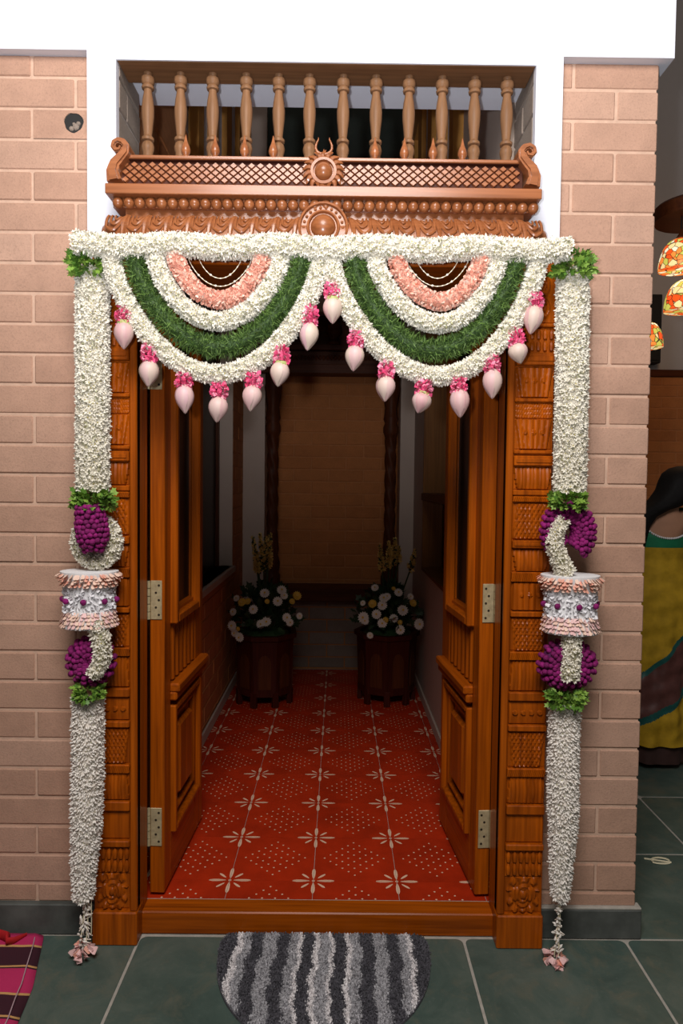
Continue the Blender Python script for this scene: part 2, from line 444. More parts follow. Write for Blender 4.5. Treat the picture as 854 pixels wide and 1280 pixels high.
# ------------------------------------------------------------------ the setting
XC = -.052                       # middle of the doorway
ZC = .076                        # corridor floor level
Y_JAMB, Y_WHITE, Y_BRICK, Y_BACK = 2.158, 2.19, 2.222, 2.45
RP, LB, GAP = .0968, .276, .0085
def rows(z0, z1, z_line=2.78):
    k0 = math.floor((z_line-z1)/RP); out = []
    k = k0
    while True:
        zt, zb = z_line-k*RP, z_line-(k+1)*RP
        if zt <= z0: break
        a, b = max(zb+GAP/2, z0), min(zt-GAP/2, z1)
        if b-a > .012: out.append((k, a, b))
        k += 1
    return out
def lay_bricks(parent, axis, face, sgn, a0, a1, z0, z1, origin, mat, depth=.03, blocks=(), skip=None, half=LB/2, zl=2.78):
    """bricks whose front lies at `face` on an axis ('y' or 'x'), facing sgn ; running from a0 to a1 along the other axis"""
    n = 0
    for k, zb, zt in rows(z0, z1, zl):
        off = origin+(half if k % 2 else 0)
        i = math.floor((a0-off)/LB)
        while True:
            s, e = off+i*LB+GAP/2, off+(i+1)*LB-GAP/2; i += 1
            if s >= a1: break
            pieces = [(max(s, a0), min(e, a1))]
            for (b0, b1, bz0, bz1) in blocks:
                if zt > bz0 and zb < bz1:
                    nxt = []
                    for (p, q) in pieces:
                        if q <= b0 or p >= b1: nxt.append((p, q)); continue
                        if p < b0: nxt.append((p, b0))
                        if q > b1: nxt.append((b1, q))
                    pieces = nxt
            for (p, q) in pieces:
                if q-p < .012: continue
                if skip and skip(k, p, q, zb, zt): continue
                pr = random.uniform(-.0012, .0018)
                c = face-sgn*(depth/2)+sgn*pr
                if axis == 'y':
                    me = cmesh('brick', ((q-p)/2, depth/2, (zt-zb)/2), .0035, mat); loc = ((p+q)/2, c, (zb+zt)/2)
                else:
                    me = cmesh('brick', (depth/2, (q-p)/2, (zt-zb)/2), .0035, mat); loc = (c, (p+q)/2, (zb+zt)/2)
                piece('brick', me, loc, parent); n += 1
    return n
def struct(name, mb, mats, label=None, cat=None, **kw):
    return mb.build(name, mats, kind='structure', label=label, cat=cat, **kw)

# --- outer floor of green stone slabs
mb = MB().box(-2.2, 6.0, -1.2, 6.0, -.06, -.0025)
floor = struct('floor', mb, M['grout'], 'dark green stone slab floor with pale grout joints', 'floor')
GX = [-1.71, -1.175, -.64, -.105, .43, .967, 1.475, 2.01, 2.545, 3.08, 3.6]
GY = [.07, .605, 1.14, 1.675, 2.207, 2.736, 3.255, 3.79, 4.32, 4.85, 5.38, 5.95]
def slab_mesh(w, d):
    k = ('slab', round(w, 3), round(d, 3))
    if k not in _cache:
        r = .022; pts = []
        for cx, cy, a0 in ((w/2-r, d/2-r, 0), (-w/2+r, d/2-r, 90), (-w/2+r, -d/2+r, 180), (w/2-r, -d/2+r, 270)):
            for j in range(5):
                a = math.radians(a0+j*22.5); pts.append((cx+r*math.cos(a), cy+r*math.sin(a)))
        n = len(pts)
        v = [(x, y, -.02) for x, y in pts]+[(x, y, -.0015) for x, y in pts]+[(x*(1-.006/w), y*(1-.006/d), 0) for x, y in pts]
        f = [tuple(range(2*n, 3*n))]
        for j in range(2):
            f += [(j*n+i, j*n+(i+1) % n, (j+1)*n+(i+1) % n, (j+1)*n+i) for i in range(n)]
        _cache[k] = mesh_from('stone_slab', v, f, M['stone'])
    return _cache[k]
for i in range(len(GX)-1):
    for j in range(len(GY)-1):
        if GY[j] > 2.1 and GX[i+1] < .98: continue
        w, d = GX[i+1]-GX[i]-.009, GY[j+1]-GY[j]-.009
        piece('stone_slab', slab_mesh(w, d), ((GX[i]+GX[i+1])/2, (GY[j]+GY[j+1])/2, 0), floor)

# --- front wall: brick on both sides, white plaster frame and beam
L_STRIP, L_OPEN, R_OPEN, R_STRIP, R_END = -.802, -.711, .605, .69, 1.006
Z_BEAM, Z_SILL, Z_HEAD = 2.847, 2.507, 2.21
wall_l = struct('wall_left', MB().box(-2.2, -.72, Y_BRICK+.004, Y_BACK, 0, 2.19).box(-2.2, L_STRIP, Y_BRICK+.004, Y_BACK, 2.19, 2.85), M['mortar'], 'rough pinkish brick wall beside the pink striped cloth', 'wall')
oL = at(94, 115, Y_BRICK)[0]-LB/2 if False else at(94, 115, Y_BRICK)[0]
hole = at(92, 153, Y_BRICK)
def is_hole(k, p, q, zb, zt): return p < hole[0] < q and zb < hole[2] < zt
lay_bricks(wall_l, 'y', Y_BRICK, -1, -1.75, -.70, .104, Z_BEAM, oL, M['brick'], .03, blocks=[(L_STRIP, -.5, 2.2, 3)], skip=is_hole)
# the brick with a broken round conduit hole
for k, zb, zt in rows(.104, Z_BEAM):
    if zb < hole[2] < zt:
        off = oL+(LB/2 if k % 2 else 0); i = math.floor((hole[0]-off)/LB)
        p, q = off+i*LB+GAP/2, min(off+(i+1)*LB-GAP/2, L_STRIP)
        b = MB(); n = 24; ring = []; outer = []; r0 = .031
        hx, hz = hole[0], min(max(hole[2], zb+.036), zt-.036)
        for a in range(n):
            g = 2*PI*a/n; rr = r0*(1+.05*math.sin(3*g+.5)+.03*math.sin(7*g)); c, s = math.cos(g), math.sin(g)
            ring.append((hx+rr*c, hz+rr*s))
            t = min((q-hx)/c if c > 1e-6 else 9, (p-hx)/c if c < -1e-6 else 9, (zt-hz)/s if s > 1e-6 else 9, (zb-hz)/s if s < -1e-6 else 9)
            outer.append((hx+t*c, hz+t*s))
        for sx, sz in ((q, zt), (p, zt), (p, zb), (q, zb)):   # pull the nearest outer point into each corner
            j = min(range(n), key=lambda a: (outer[a][0]-sx)**2+(outer[a][1]-sz)**2); outer[j] = (sx, sz)
        v = [(x, Y_BRICK, z) for x, z in outer]+[(x, Y_BRICK+.001, z) for x, z in ring]+[(x, Y_BRICK+.0035, z) for x, z in ring]
        f = [(a, (a+1) % n, n+(a+1) % n, n+a) for a in range(n)]+[(n+a, n+(a+1) % n, 2*n+(a+1) % n, 2*n+a) for a in range(n)]
        b.add(v, f, 0)
        b.lathe([(r0*1.02, 0), (r0*1.02, .0005)], (hx, Y_BRICK+.0038, hz), 20, 'y', 1)  # black disc paints the dark depth of the shallow hole
        for (dx, dz, r) in ((.006, -.012, .012), (-.008, -.018, .009), (.014, -.002, .008), (.0, -.004, .006)):
            b.lathe([(r, 0), (r*.7, .004), (.001, .006)], (hx+dx, Y_BRICK+.004, hz+dz), 7, 'y', 2)
        o = b.build('brick', [M['brick'], M['black'], M['greybrick']], wall_l, label='brick with a broken round conduit hole')
wall_r = struct('wall_right', MB().box(.66, R_END-.006, Y_BRICK+.004, Y_BACK-.004, 0, 2.19).box(R_STRIP, R_END-.006, Y_BRICK+.004, Y_BACK-.004, 2.19, 2.85), M['mortar'], 'narrow brick pier ending beside the woman in yellow', 'wall')
lay_bricks(wall_r, 'y', Y_BRICK, -1, .66, R_END, .104, Z_BEAM, R_END+GAP/2+LB/2, M['brick'], .23, blocks=[(.5, R_STRIP, 2.2, 3)], zl=2.765)
mb = MB()
mb.box(-2.2, 1.038, Y_WHITE, Y_BACK+.05, Z_BEAM, 4.0)                 # beam over everything
mb.box(L_STRIP, L_OPEN, Y_WHITE, Y_WHITE+.028, 2.19, Z_BEAM)
mb.box(R_OPEN, R_STRIP, Y_WHITE, Y_WHITE+.028, 2.19, Z_BEAM)
mb.box(L_OPEN, R_OPEN, Y_WHITE, Y_BACK, 2.26, Z_SILL)
mb.box(L_OPEN, R_OPEN, Y_WHITE, Y_WHITE+.006, 2.8195, Z_BEAM)
wall_w = struct('wall_white', mb, M['white'], 'white plastered beam and surround over the doorway', 'wall')
mb = MB().box(L_STRIP, L_OPEN-.004, Y_WHITE+.028, Y_BACK, 2.19, Z_BEAM)
rev_l = struct('wall_reveal_left', mb, M['mortar_grey'], 'grey brick reveal beside the baluster opening, hole side', 'wall')
lay_bricks(rev_l, 'x', L_OPEN, 1, Y_WHITE+.03, Y_BACK, Z_SILL, Z_BEAM, 2.30, M['greybrick'], .02)
mb = MB().box(R_OPEN+.004, R_STRIP, Y_WHITE+.028, Y_BACK, 2.19, Z_BEAM)
rev_r = struct('wall_reveal_right', mb, M['mortar_grey'], 'grey brick reveal beside the baluster opening, pier side', 'wall')
lay_bricks(rev_r, 'x', R_OPEN, -1, Y_WHITE+.03, Y_BACK, Z_SILL, Z_BEAM, 2.34, M['greybrick'], .02)
struct('baseboard_left', MB().box(-2.2, -.784, 2.205, 2.24, 0, .102, .003), M['basestone'], 'dark stone skirting under the wide brick wall', 'baseboard')
b = MB().box(.684, 1.022, 2.205, 2.24, 0, .098, .003).box(.684, 1.022, 2.207, 2.24, .0981, .106, .002, 1)
struct('baseboard_right', b, [M['basestone'], M['grout']], 'dark stone skirting under the brick pier', 'baseboard')

# --- corridor
XL, XR, YB = -.73, .572, 5.2
CZ = 4.4
cf = struct('floor_corridor', MB().box(XL-.02, XR+.02, 2.285, YB+.02, ZC-.03, ZC-.0015), M['grout'], 'red cement tile corridor floor with cream stars', 'floor')
TS = .3; X0 = -.0753; Y0 = 2.397
def tile_parts(w0, w1, d0, d1):
    """tile spanning w0..w1, d0..d1 inside the unit whose corners carry the star ornament (centre 0,0)"""
    k = ('tile', round(w0, 3), round(w1, 3), round(d0, 3), round(d1, 3))
    if k in _cache: return _cache[k]
    g = .0009; x0, x1, y0, y1 = w0+g, w1-g, d0+g, d1-g; b = MB()
    b.add([(x0, y0, -.004), (x1, y0, -.004), (x1, y1, -.004), (x0, y1, -.004), (x0, y0, 0), (x1, y0, 0), (x1, y1, 0), (x0, y1, 0)],
          [(4, 5, 6, 7), (0, 1, 5, 4), (1, 2, 6, 5), (2, 3, 7, 6), (3, 0, 4, 7)])
    def inside(px, py): return x0 < px < x1 and y0 < py < y1
    zt = .0004; h = TS/2
    for cx in (-h, h):
        for cy in (-h, h):
            for a in range(8):
                ang = a*PI/4; big = a % 2 == 0
                L0, L1, ww = (.012, .076, .0066) if big else (.022, .060, .0046)
                if big:                                        # these lie on the joint: half on each tile
                    pass
                pts = []
                for j in range(12):
                    g2 = 2*PI*j/12; r = (L0+L1)/2+(L1-L0)/2*math.cos(g2); s = ww*math.sin(g2)*(1+.25*math.cos(g2))
                    px = cx+r*math.cos(ang)-s*math.sin(ang); py = cy+r*math.sin(ang)+s*math.cos(ang)
                    pts.append((min(max(px, x0), x1), min(max(py, y0), y1)))
                ar = sum(pts[i][0]*pts[(i+1) % 12][1]-pts[(i+1) % 12][0]*pts[i][1] for i in range(12))
                if abs(ar) > 2e-5: b.add([(p[0], p[1], zt) for p in pts], [tuple(range(12))], 1)
            pts = [(min(max(cx+.006*math.cos(a*PI/4), x0), x1), min(max(cy+.006*math.sin(a*PI/4), y0), y1)) for a in range(8)]
            ar = sum(pts[i][0]*pts[(i+1) % 8][1]-pts[(i+1) % 8][0]*pts[i][1] for i in range(8))
            if abs(ar) > 1e-5: b.add([(p[0], p[1], zt) for p in pts], [tuple(range(8))], 1)
    for i in range(-5, 6):
        for j in range(-5, 6):
            if abs(i)+abs(j) <= 5 and (i+j) % 2 == 1:
                px, py = i*.0225, j*.0225
                if not inside(px, py): continue
                b.add([(px+0.0038*math.cos(a*PI/3), py+.0038*math.sin(a*PI/3), zt) for a in range(6)], [tuple(range(6))], 1)
    _cache[k] = mesh_from('floor_tile', b.v, b.f, [M['tile'], M['tile_print']], b.m); return _cache[k]
for i in range(-3, 3):
    for j in range(-1, 10):
        cx, cy = X0+(i+.5)*TS, Y0+(j+.5)*TS
        w0, w1 = max(-TS/2, XL-cx), min(TS/2, XR-cx); d0, d1 = max(-TS/2, 2.288-cy), min(TS/2, YB-cy)
        if w1-w0 < .01 or d1-d0 < .01: continue
        piece('floor_tile', tile_parts(w0, w1, d0, d1), (cx, cy, ZC), cf)
# left corridor wall with a window
WZ0, WZ1, WY0, WY1 = .93, 2.75, 3.05, 4.72
mb = MB()
mb.box(XL-.25, XL-.004, Y_BACK, YB+.3, ZC-.05, WZ0); mb.box(XL-.25, XL-.004, Y_BACK, YB+.3, WZ1, CZ)
mb.box(XL-.25, XL-.004, Y_BACK, WY0, WZ0, WZ1); mb.box(XL-.25, XL-.004, WY1, YB+.3, WZ0, WZ1)
cl = struct('wall_corridor_left', mb, M['mortar_in'], 'brick corridor wall with a dark window', 'wall')
lay_bricks(cl, 'x', XL, 1, 2.75, YB, ZC+.07, 2.9, 2.9, M['brick_in'], .02, blocks=[(WY0, WY1, WZ0, WZ1)])
lay_bricks(cl, 'x', XL, 1, 2.5, 3.35, 3.15, 3.75, 2.9, M['greybrick'], .02)
mb = MB().box(XL-.24, XL+.02, WY0-.02, WY1+.005, WZ0-.04, WZ0, .003)
mb.box(XL-.24, XL-.001, WY1-.02, WY1, WZ0, WZ1).box(XL-.24, XL-.001, WY0, WY0+.02, WZ0, WZ1).box(XL-.24, XL-.001, WY0, WY1, WZ1-.02, WZ1)
w1 = struct('window_1', mb, M['cream'], 'dark corridor window in the brick wall with a pale surround', 'window')
MB().box(XL-.12, XL-.11, WY0+.02, WY1-.02, WZ0, WZ1-.02).build('pane', M['glass'], w1)
b = MB()
for yy in (WY0+.02, (WY0+WY1)/2-.02, WY1-.06): b.box(XL-.125, XL-.09, yy, yy+.04, WZ0, WZ1-.02)
b.build('window_frame', M['oldwood'], w1)
# right corridor wall with a wooden cupboard recess
RY0, RY1, RZ0, RZ1 = 2.95, 4.62, .93, 3.0
mb = MB()
mb.box(XR, XR+.26, Y_BACK, YB+.3, ZC-.05, RZ0); mb.box(XR, XR+.26, Y_BACK, YB+.3, RZ1, CZ)
mb.box(XR, XR+.26, Y_BACK, RY0, RZ0, RZ1); mb.box(XR, XR+.26, RY1, YB+.3, RZ0, RZ1)
struct('wall_corridor_right', mb, M['cream'], 'pale plastered corridor wall beside the planter', 'wall')
mb = MB().box(XR+.17, XR+.2, RY0, RY1, RZ0, RZ1).box(XR-.004, XR+.17, RY0, RY1, RZ0-.001, RZ0+.02)
mb.box(XR-.002, XR+.17, RY1-.02, RY1+.001, RZ0, RZ1)
w2 = struct('window_2', mb, M['panelwood'], 'wooden lined recess in the pale corridor wall with a ledge', 'window')
MB().box(XR-.015, XR+.17, RY0, RY1-.02, 1.40, 1.45, .004).build('shelf', M['oldwood'], w2)
MB().box(XR+.13, XR+.168, RY0, RY1-.02, RZ0+.02, 1.40).build('back_panel', M['oldwood'], w2)
for yy in (3.4, 3.8, 4.2):
    MB().box(XR+.15, XR+.169, yy, yy+.03, 1.45, RZ1-.01).build('batten', M['panelwood'], w2)
# back wall: pale strips, brick niche with carved posts
mb = MB()
mb.box(XL, -.565, YB, YB+.3, ZC-.05, CZ); mb.box(.465, XR, YB, YB+.3, ZC-.05, CZ); mb.box(-.565, .465, YB, YB+.3, 2.80, 3.3)
struct('wall_back', mb, M['cream'], 'pale strips of the corridor end wall', 'wall')
nb = struct('wall_niche', MB().box(-.565, .465, YB+.224, YB+.3, ZC, 2.85), M['mortar_in'], 'brick wall inside the niche at the corridor end', 'wall')
lay_bricks(nb, 'y', YB+.22, -1, -.565, .465, .72, 2.85, -.08, M['brick_in'], .02)
nl = struct('wall_niche_base', MB().box(-.565, .465, YB+.034, YB+.22, ZC-.05, .60), M['mortar_in'], 'grey brick base under the niche bench', 'wall')
lay_bricks(nl, 'y', YB+.03, -1, -.565, .465, ZC+.01, .60, -.08, M['greybrick'], .02)
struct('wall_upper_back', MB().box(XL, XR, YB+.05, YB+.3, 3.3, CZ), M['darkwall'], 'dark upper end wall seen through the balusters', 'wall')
for nm, xs, s in (('wall_upper_left', XL, 1), ('wall_upper_right', XR, -1)):
    b = MB()
    def slab(y0, y1, z0, z1, pr, m_): b.box(min(xs, xs+s*pr), max(xs, xs+s*pr), y0, y1, z0, z1, 0, m_)
    for y0, y1 in ((3.30, 3.42), (3.66, 3.82), (4.10, 4.28), (4.60, 4.80), (5.05, 5.19)): slab(y0, y1, 3.0, CZ, .05, 0)
    for y0, y1 in ((3.42, 3.66), (3.82, 4.10), (4.28, 4.60), (4.80, 5.05)): slab(y0, y1, 3.0, 4.0, .02, 1); slab(y0, y1, 4.0, CZ, .05, 0)
    struct(nm, b, [M['ochre'], M['white']], 'ochre-brown wood frames and white panes high beyond the balusters, %s' % ('hole side' if s > 0 else 'pier side'), 'wall')  # simplified wooden framing with pale panes between
struct('ceiling', MB().box(XL-.2, XR+.2, Y_BACK, YB+.3, CZ, CZ+.1), M['white'], 'ceiling high over the corridor', 'ceiling')
b = MB().box(XL, XL+.012, 2.46, YB, ZC, ZC+.065, .003)
struct('baseboard_corridor_left', b, M['cream'], 'pale skirting along the brick corridor wall', 'baseboard')
b = MB().box(XR-.012, XR, 2.46, YB, ZC, ZC+.065, .003)
struct('baseboard_corridor_right', b, M['cream'], 'pale skirting along the plastered corridor wall', 'baseboard')

# --- the room seen past the pier
rw = struct('wall_room', MB().box(.9, 6.0, 6.004, 6.1, 0, 6.2), M['roomwall'], 'dim far wall of the room beyond the pier', 'wall')
rb2 = struct('wall_room_brick', MB().box(2.34, 3.92, 5.985, 6.003, .3, 2.47), M['mortar_in'], 'brick lower part of the far wall behind the woman', 'wall')
lay_bricks(rb2, 'y', 5.982, -1, 2.35, 3.9, .3, 2.47, 2.4, M['brick_in'], .02)
struct('trim_1', MB().box(2.2, 4.2, 5.96, 6.0, 2.47, 2.53, .004), M['oldwood_h'], 'dark rail on top of the far brick wall', 'trim')
struct('ceiling_room', MB().box(.85, 6.0, 2.6, 6.1, 6.1, 6.2), M['roomwall'], 'ceiling of the dim room beyond the pier', 'ceiling')
struct('wall_room_side', MB().box(6.0, 6.1, 0, 6.1, 0, 6.2), M['roomwall'], 'far side wall of the dim room', 'wall')
# ------------------------------------------------------------------ carved door frame
JL = (-.780, -.639); JR = (.530, .678)
df = thing('door_frame', (XC, 2.22, 0), 'carved teak door frame with banded pillars and a wooden threshold', 'door frame')
zj = lambda y: float(at(650, y, Y_JAMB)[2])
def tri(t): return abs((t % 1.0)*2-1)
def trapez(s, t, top, bot):                     # inside a trapezoid? signed margin in s units
    hw = bot+(top-bot)*t; return hw-abs(s-.5)
def h_flute(n, top, bot, dots=True):
    def h(s, t):
        m = trapez(s, t, top, bot)
        if m < 0: return .002
        u = (s-.5)/(bot+(top-bot)*t)*n/2
        d = .005+.006*math.sqrt(max(0, 1-(2*(u-math.floor(u))-1)**2))
        if t > .72: d *= math.sqrt(max(.05, 1-((t-.72)/.3)**2)) if False else 1-(t-.72)*.8
        if dots:
            for k in range(-1, 2):
                if (s-.5-k*.22)**2*2.6+(t-.55)**2 < .006: d += .004
        return d*min(1, m*25+.3)
    return h
def h_scale(top, bot):
    def h(s, t):
        m = trapez(s, t, top, bot)
        if m < 0: return .002
        a = tri(s*9+t*5.0); b = tri(s*9-t*5.0)
        return .004+.008*min(a, b)**.7*min(1, m*20+.2)
    return h
def h_hatch(s, t):
    a = tri(s*14+t*3.2); b = tri(s*14-t*3.2)
    return .003+.005*min(a, b)
def h_plain(s, t): return .004+.002*math.sin(PI*t)
def h_bell(top, bot):
    def h(s, t):
        m = trapez(s, t**.6 if top > bot else 1-(1-t)**.6, top, bot)
        if m < 0: return .002
        u = s*10
        return .006+.006*math.sin(PI*min(1, t*1.05))+.0014*math.cos(2*PI*u)
    return h
def h_dots(s, t):
    d = .005+.004*math.sin(PI*t)
    for k in range(4):
        if (s-.17-k*.22)**2*3+(t-.5)**2 < .012: d += .005
    return d
def h_flower(s, t):
    x, z = (s-.5)*1.3, t-.5; r = math.hypot(x, z); a = math.atan2(z, x); d = .002
    if r < .13: return .004+.012*math.sqrt(max(0, 1-(r/.13)**2))
    pet = .24+.22*abs(math.cos(2*a))
    if r < pet: d = .004+.008*(1-r/pet)**.5+.0022*math.cos(r*46+a)
    if .40 < r < .58 and abs(z) > .1: d = max(d, .006+.004*math.sin(a*11))
    return d
def h_scroll(s, t):
    d = .003
    for cx, cz in ((.33, .3), (.67, .3), (.33, .75), (.67, .75)):
        x, z = s-cx, (t-cz)*.9; r = math.hypot(x, z); a = math.atan2(z, x if cx < .5 else -x)
        if r < .2: d = max(d, .004+.008*(.5+.5*math.cos(r*62+a)))
    return d
BANDS = [(330, 342, 'ledge'), (342, 404, 'scroll'), (404, 409, 'ledge'), (409, 440, 'beads'), (440, 457, 'band'), (458, 497, 'flute'), (497, 503, 'thin'),
         (503, 523, 'hatch'), (523, 562, 'flute'), (562, 568, 'thin'), (569, 583, 'band'), (583, 612, 'bell_d'), (612, 620, 'thin'), (620, 628, 'rope'), (628, 675, 'scale_d'),
         (675, 686, 'band'), (686, 715, 'bell_u'), (715, 728, 'rope'), (728, 764, 'flute2'), (764, 772, 'ledge'), (772, 815, 'scale_u'), (815, 826, 'rope'),
         (826, 865, 'bell_f'), (865, 877, 'ledge'), (877, 906, 'dots'), (906, 915, 'ledge'), (915, 961, 'scale_u'), (961, 972, 'rope'), (972, 1006, 'bell_f'),
         (1006, 1019, 'ledge'), (1019, 1055, 'dots0'), (1055, 1064, 'ledge'), (1064, 1097, 'beads'), (1097, 1143, 'flower')]
NAMES = {'ledge': 'ledge', 'band': 'ledge', 'thin': 'ledge', 'rope': 'rope_moulding', 'beads': 'bead_band', 'scroll': 'scroll_panel', 'flower': 'rosette_panel', 'hatch': 'hatched_band'}
HF = {'flute': h_flute(6, .49, .36), 'flute2': h_flute(6, .46, .47), 'scale_d': h_scale(.38, .49), 'scale_u': h_scale(.49, .36), 'bell_d': h_bell(.50, .38),
      'bell_u': h_bell(.48, .36), 'bell_f': h_bell(.40, .49), 'dots': h_dots, 'dots0': h_plain, 'hatch': h_hatch, 'flower': h_flower, 'scroll': h_scroll}
for (x0, x1), inn in ((JL, 1), (JR, -1)):
    b = MB().box(x0, x1, Y_JAMB+.013, 2.283, 0, 2.24, .003)
    xi0, xi1 = (x1-.022, x1) if inn > 0 else (x0, x0+.022)
    b.box(xi0, xi1, Y_JAMB, 2.20, .11, 2.24, .004)                     # plain inner bead
    b.box(x0-.002, x1+.002 if inn > 0 else x1, Y_JAMB-.006, 2.22, 0, zj(1144), .004)      # plinth
    j = b.build('jamb', M['teak'], df)
    cx0, cx1 = (x0+.003, x1-.024) if inn > 0 else (x0+.024, x1-.003)
    for ya, yb, kd in BANDS:
        z1, z0 = zj(ya), zj(yb); b = MB(); yf = Y_JAMB+.013
        if kd in ('ledge', 'band', 'thin'):
            pr = {'ledge': .017, 'band': .019, 'thin': .014}[kd]
            b.box(cx0-.001, cx1+.001, yf-pr, yf+.01, z0+.0015, z1-.0015, .003)
            if kd == 'band': b.box(cx0+.004, cx1-.004, yf-pr-.003, yf, z0+(z1-z0)*.3, z1-(z1-z0)*.3, .002)
        elif kd == 'rope':
            b.box(cx0, cx1, yf-.012, yf+.01, z0+.001, z1-.001, .002)
            n = 20; zc_ = (z0+z1)/2
            for i in range(n):
                x = cx0+(cx1-cx0)*(i+.5)/n; b.tube([(x-.003, yf-.013, z0+.003), (x+.003, yf-.0135, z1-.003)], .0026, 5)
        elif kd == 'beads':
            b.box(cx0, cx1, yf-.004, yf+.01, z0, z1)
            for rr in range(2):
                for i in range(6):
                    x = cx0+(cx1-cx0)*(i+.5)/6; zc_ = z0+(z1-z0)*(.27+.47*rr); hh = (z1-z0)*.23
                    b.lathe([(.001, -hh), (.006, -hh*.8), (.0085, -hh*.1), (.0075, hh*.5), (.001, hh)], (x, yf-.006, zc_), 8, 'z')
        else:
            b.field(cx0, cx1, z0, z1, yf, HF[kd], 44, 26 if kd not in ('hatch',) else 16)
        b.build(NAMES.get(kd, 'carved_panel'), M['teak'], j, smooth=35, kind='stuff' if kd in ('beads', 'rope') else None)
MB().box(JL[1]-.002, JR[0]+.002, 2.212, 2.287, 0, .0765, .004).build('threshold', M['teak_h'], df)
b = MB().box(JL[0], JR[1], Y_JAMB+.01, 2.283, 2.185, 2.246, .003)
b.box(JL[1], JR[0], 2.284, 2.46, 2.187, 2.255)
hd = b.build('lintel', M['teak_h'], df)
b = MB()
for i in range(46):
    x = JL[1]+(JR[0]-JL[1])*(i+.5)/46; b.lathe([(.001, -.016), (.009, -.010), (.0115, 0), (.009, .010), (.001, .016)], (x, Y_JAMB+.008, 2.213), 8, 'z')
b.box(JL[1], JR[0], Y_JAMB-.004, 2.2, 2.232, 2.252, .003)
b.build('bead_band', M['teak_h'], hd, smooth=40, kind='stuff')

# ------------------------------------------------------------------ carved pediment over the door
pd = thing('carved_pediment', (XC-.003, 2.14, 2.23), 'carved teak pediment with sun emblem and lattice over the doorway', 'pediment')
PX = XC-.003
YS = 2.065                                         # front of the shelf moulding
zs = lambda y, Y=YS: float(at(404, y, Y)[2])
x_sh0, x_sh1 = at(131, 238, YS)[0], at(678, 241, YS)[0]
MB().box(x_sh0, x_sh1, YS, 2.19, zs(245), zs(232), .002).build('shelf_moulding', M['crest'], pd)
YBD = 2.085
b = MB().box(x_sh0+.012, x_sh1-.012, YBD+.02, 2.19, zs(262, 2.1), zs(245)-.0005)
b.build('bead_rail', M['crest'], pd)
# beads, each a turned ball
NB = 39; bx0, bx1 = at(146, 255, YBD)[0], at(668, 258, YBD)[0]
rb = (bx1-bx0)/(NB-1)/2
prof = [(.001, -rb*1.02)]+[(rb*1.0*math.cos(a), rb*1.12*math.sin(a)) for a in np.linspace(-1.2, 1.2, 7)]+[(.001, rb*1.02)]
bm_ = MB().lathe(prof, (0, 0, 0), 12, 'z'); me_b = mesh_from('bead', bm_.v, bm_.f, M['crest']); smooth_by_angle(me_b, 60)
zb_ = zs(255, YBD)
for i in range(NB): piece('bead', me_b, (bx0+(bx1-bx0)*i/(NB-1), YBD+.012, zb_), pd)
# recessed fascia
MB().box(at(157, 268, 2.12)[0], at(655, 268, 2.12)[0], 2.12, 2.19, zs(282, 2.12), zs(258, 2.12), .001).build('fascia', M['crest'], pd)
# cushion moulding with nested leaf curls
zc0, zc1 = zs(304, 2.075), zs(274, 2.105)
cushx0, cushx1 = at(116, 296, 2.09)[0], at(694, 299, 2.09)[0]
RC = (zc1-zc0)
def cush(t):                                        # t 0 bottom .. 1 top: point on the bulge (y, z)
    a = t*PI*.5; return (2.078+.036*(1-math.cos(a))**1.1, zc0+RC*math.sin(a)**.92)
pts = [cush(t) for t in np.linspace(0, 1, 9)]
b = MB(); n = len(pts); v = []; f = []
XS = [cushx0, cushx0+.02, cushx0+.045, cushx0+.09, cushx1-.09, cushx1-.045, cushx1-.02, cushx1]
for x in XS:
    e = min(1.0, min(x-cushx0, cushx1-x)/.09)
    k = .35+.65*math.sqrt(max(0, 1-(1-e)**2))
    for (y, z) in pts: v.append((x, 2.185-(2.185-y)*k, zc0+(z-zc0)*k))
    v.append((x, 2.186, zc0+(pts[-1][1]-zc0)*k+.001))
n += 1
for i in range(len(XS)-1):
    for j in range(n-1): f.append((i*n+j, (i+1)*n+j, (i+1)*n+j+1, i*n+j+1))
b.add(v, f); cushion = b.build('cushion_moulding', M['crest'], pd, smooth=50)
NU = 9
def curl_mesh(mir):
    b = MB(); w = .0665*.5
    def P(u, t, lift):
        y, z = cush(min(max(t, 0), 1)); a = t*PI*.5
        return (mir*u, y-lift*math.cos(a)*1.0, z+lift*math.sin(a))
    for k in range(3):                              # nested U shaped ridges leaning over
        pw = w*(.92-.30*k); pts = []
        for s in np.linspace(0, 1, 15):
            if s < .5: q = s/.5; u = -pw+ .010*q; t = .98-.02*k-(.66-.16*k)*q
            else:
                q = (s-.5)/.5; u = -pw+.010+(2*pw-.008)*q**.8; t = (.32+.14*k)+(.5-.18*k)*q**1.6-.22*(1-.3*k)*math.sin(PI*q)
            pts.append(P(u+.020*(t-.5), t, .003))
        b.tube(pts, [.0030]*2+[.0046-.0006*k]*11+[.0036, .0020], 6)
    pts = [P(w*1.02+.020*(t-.5)-.004*math.sin(t*PI), t, .002) for t in np.linspace(.98, 0.02, 9)]
    b.tube(pts, [.004, .006, .0075, .0085, .0085, .008, .007, .006, .004], 7)
    me = mesh_from('leaf_curl', [(p[0], p[1]-2.14, p[2]-2.23) for p in b.v], b.f, M['crest']); smooth_by_angle(me, 50); return me
me_c = {1: curl_mesh(1), -1: curl_mesh(-1)}
half0 = PX-.085-cushx0-.03
for s in (1, -1):
    for i in range(NU):
        x = (cushx0+.035+half0*(i+.5)/NU) if s > 0 else (cushx1-.035-half0*(i+.5)/NU)
        piece('leaf_curl', me_c[s], (x, 2.14, 2.23), pd)
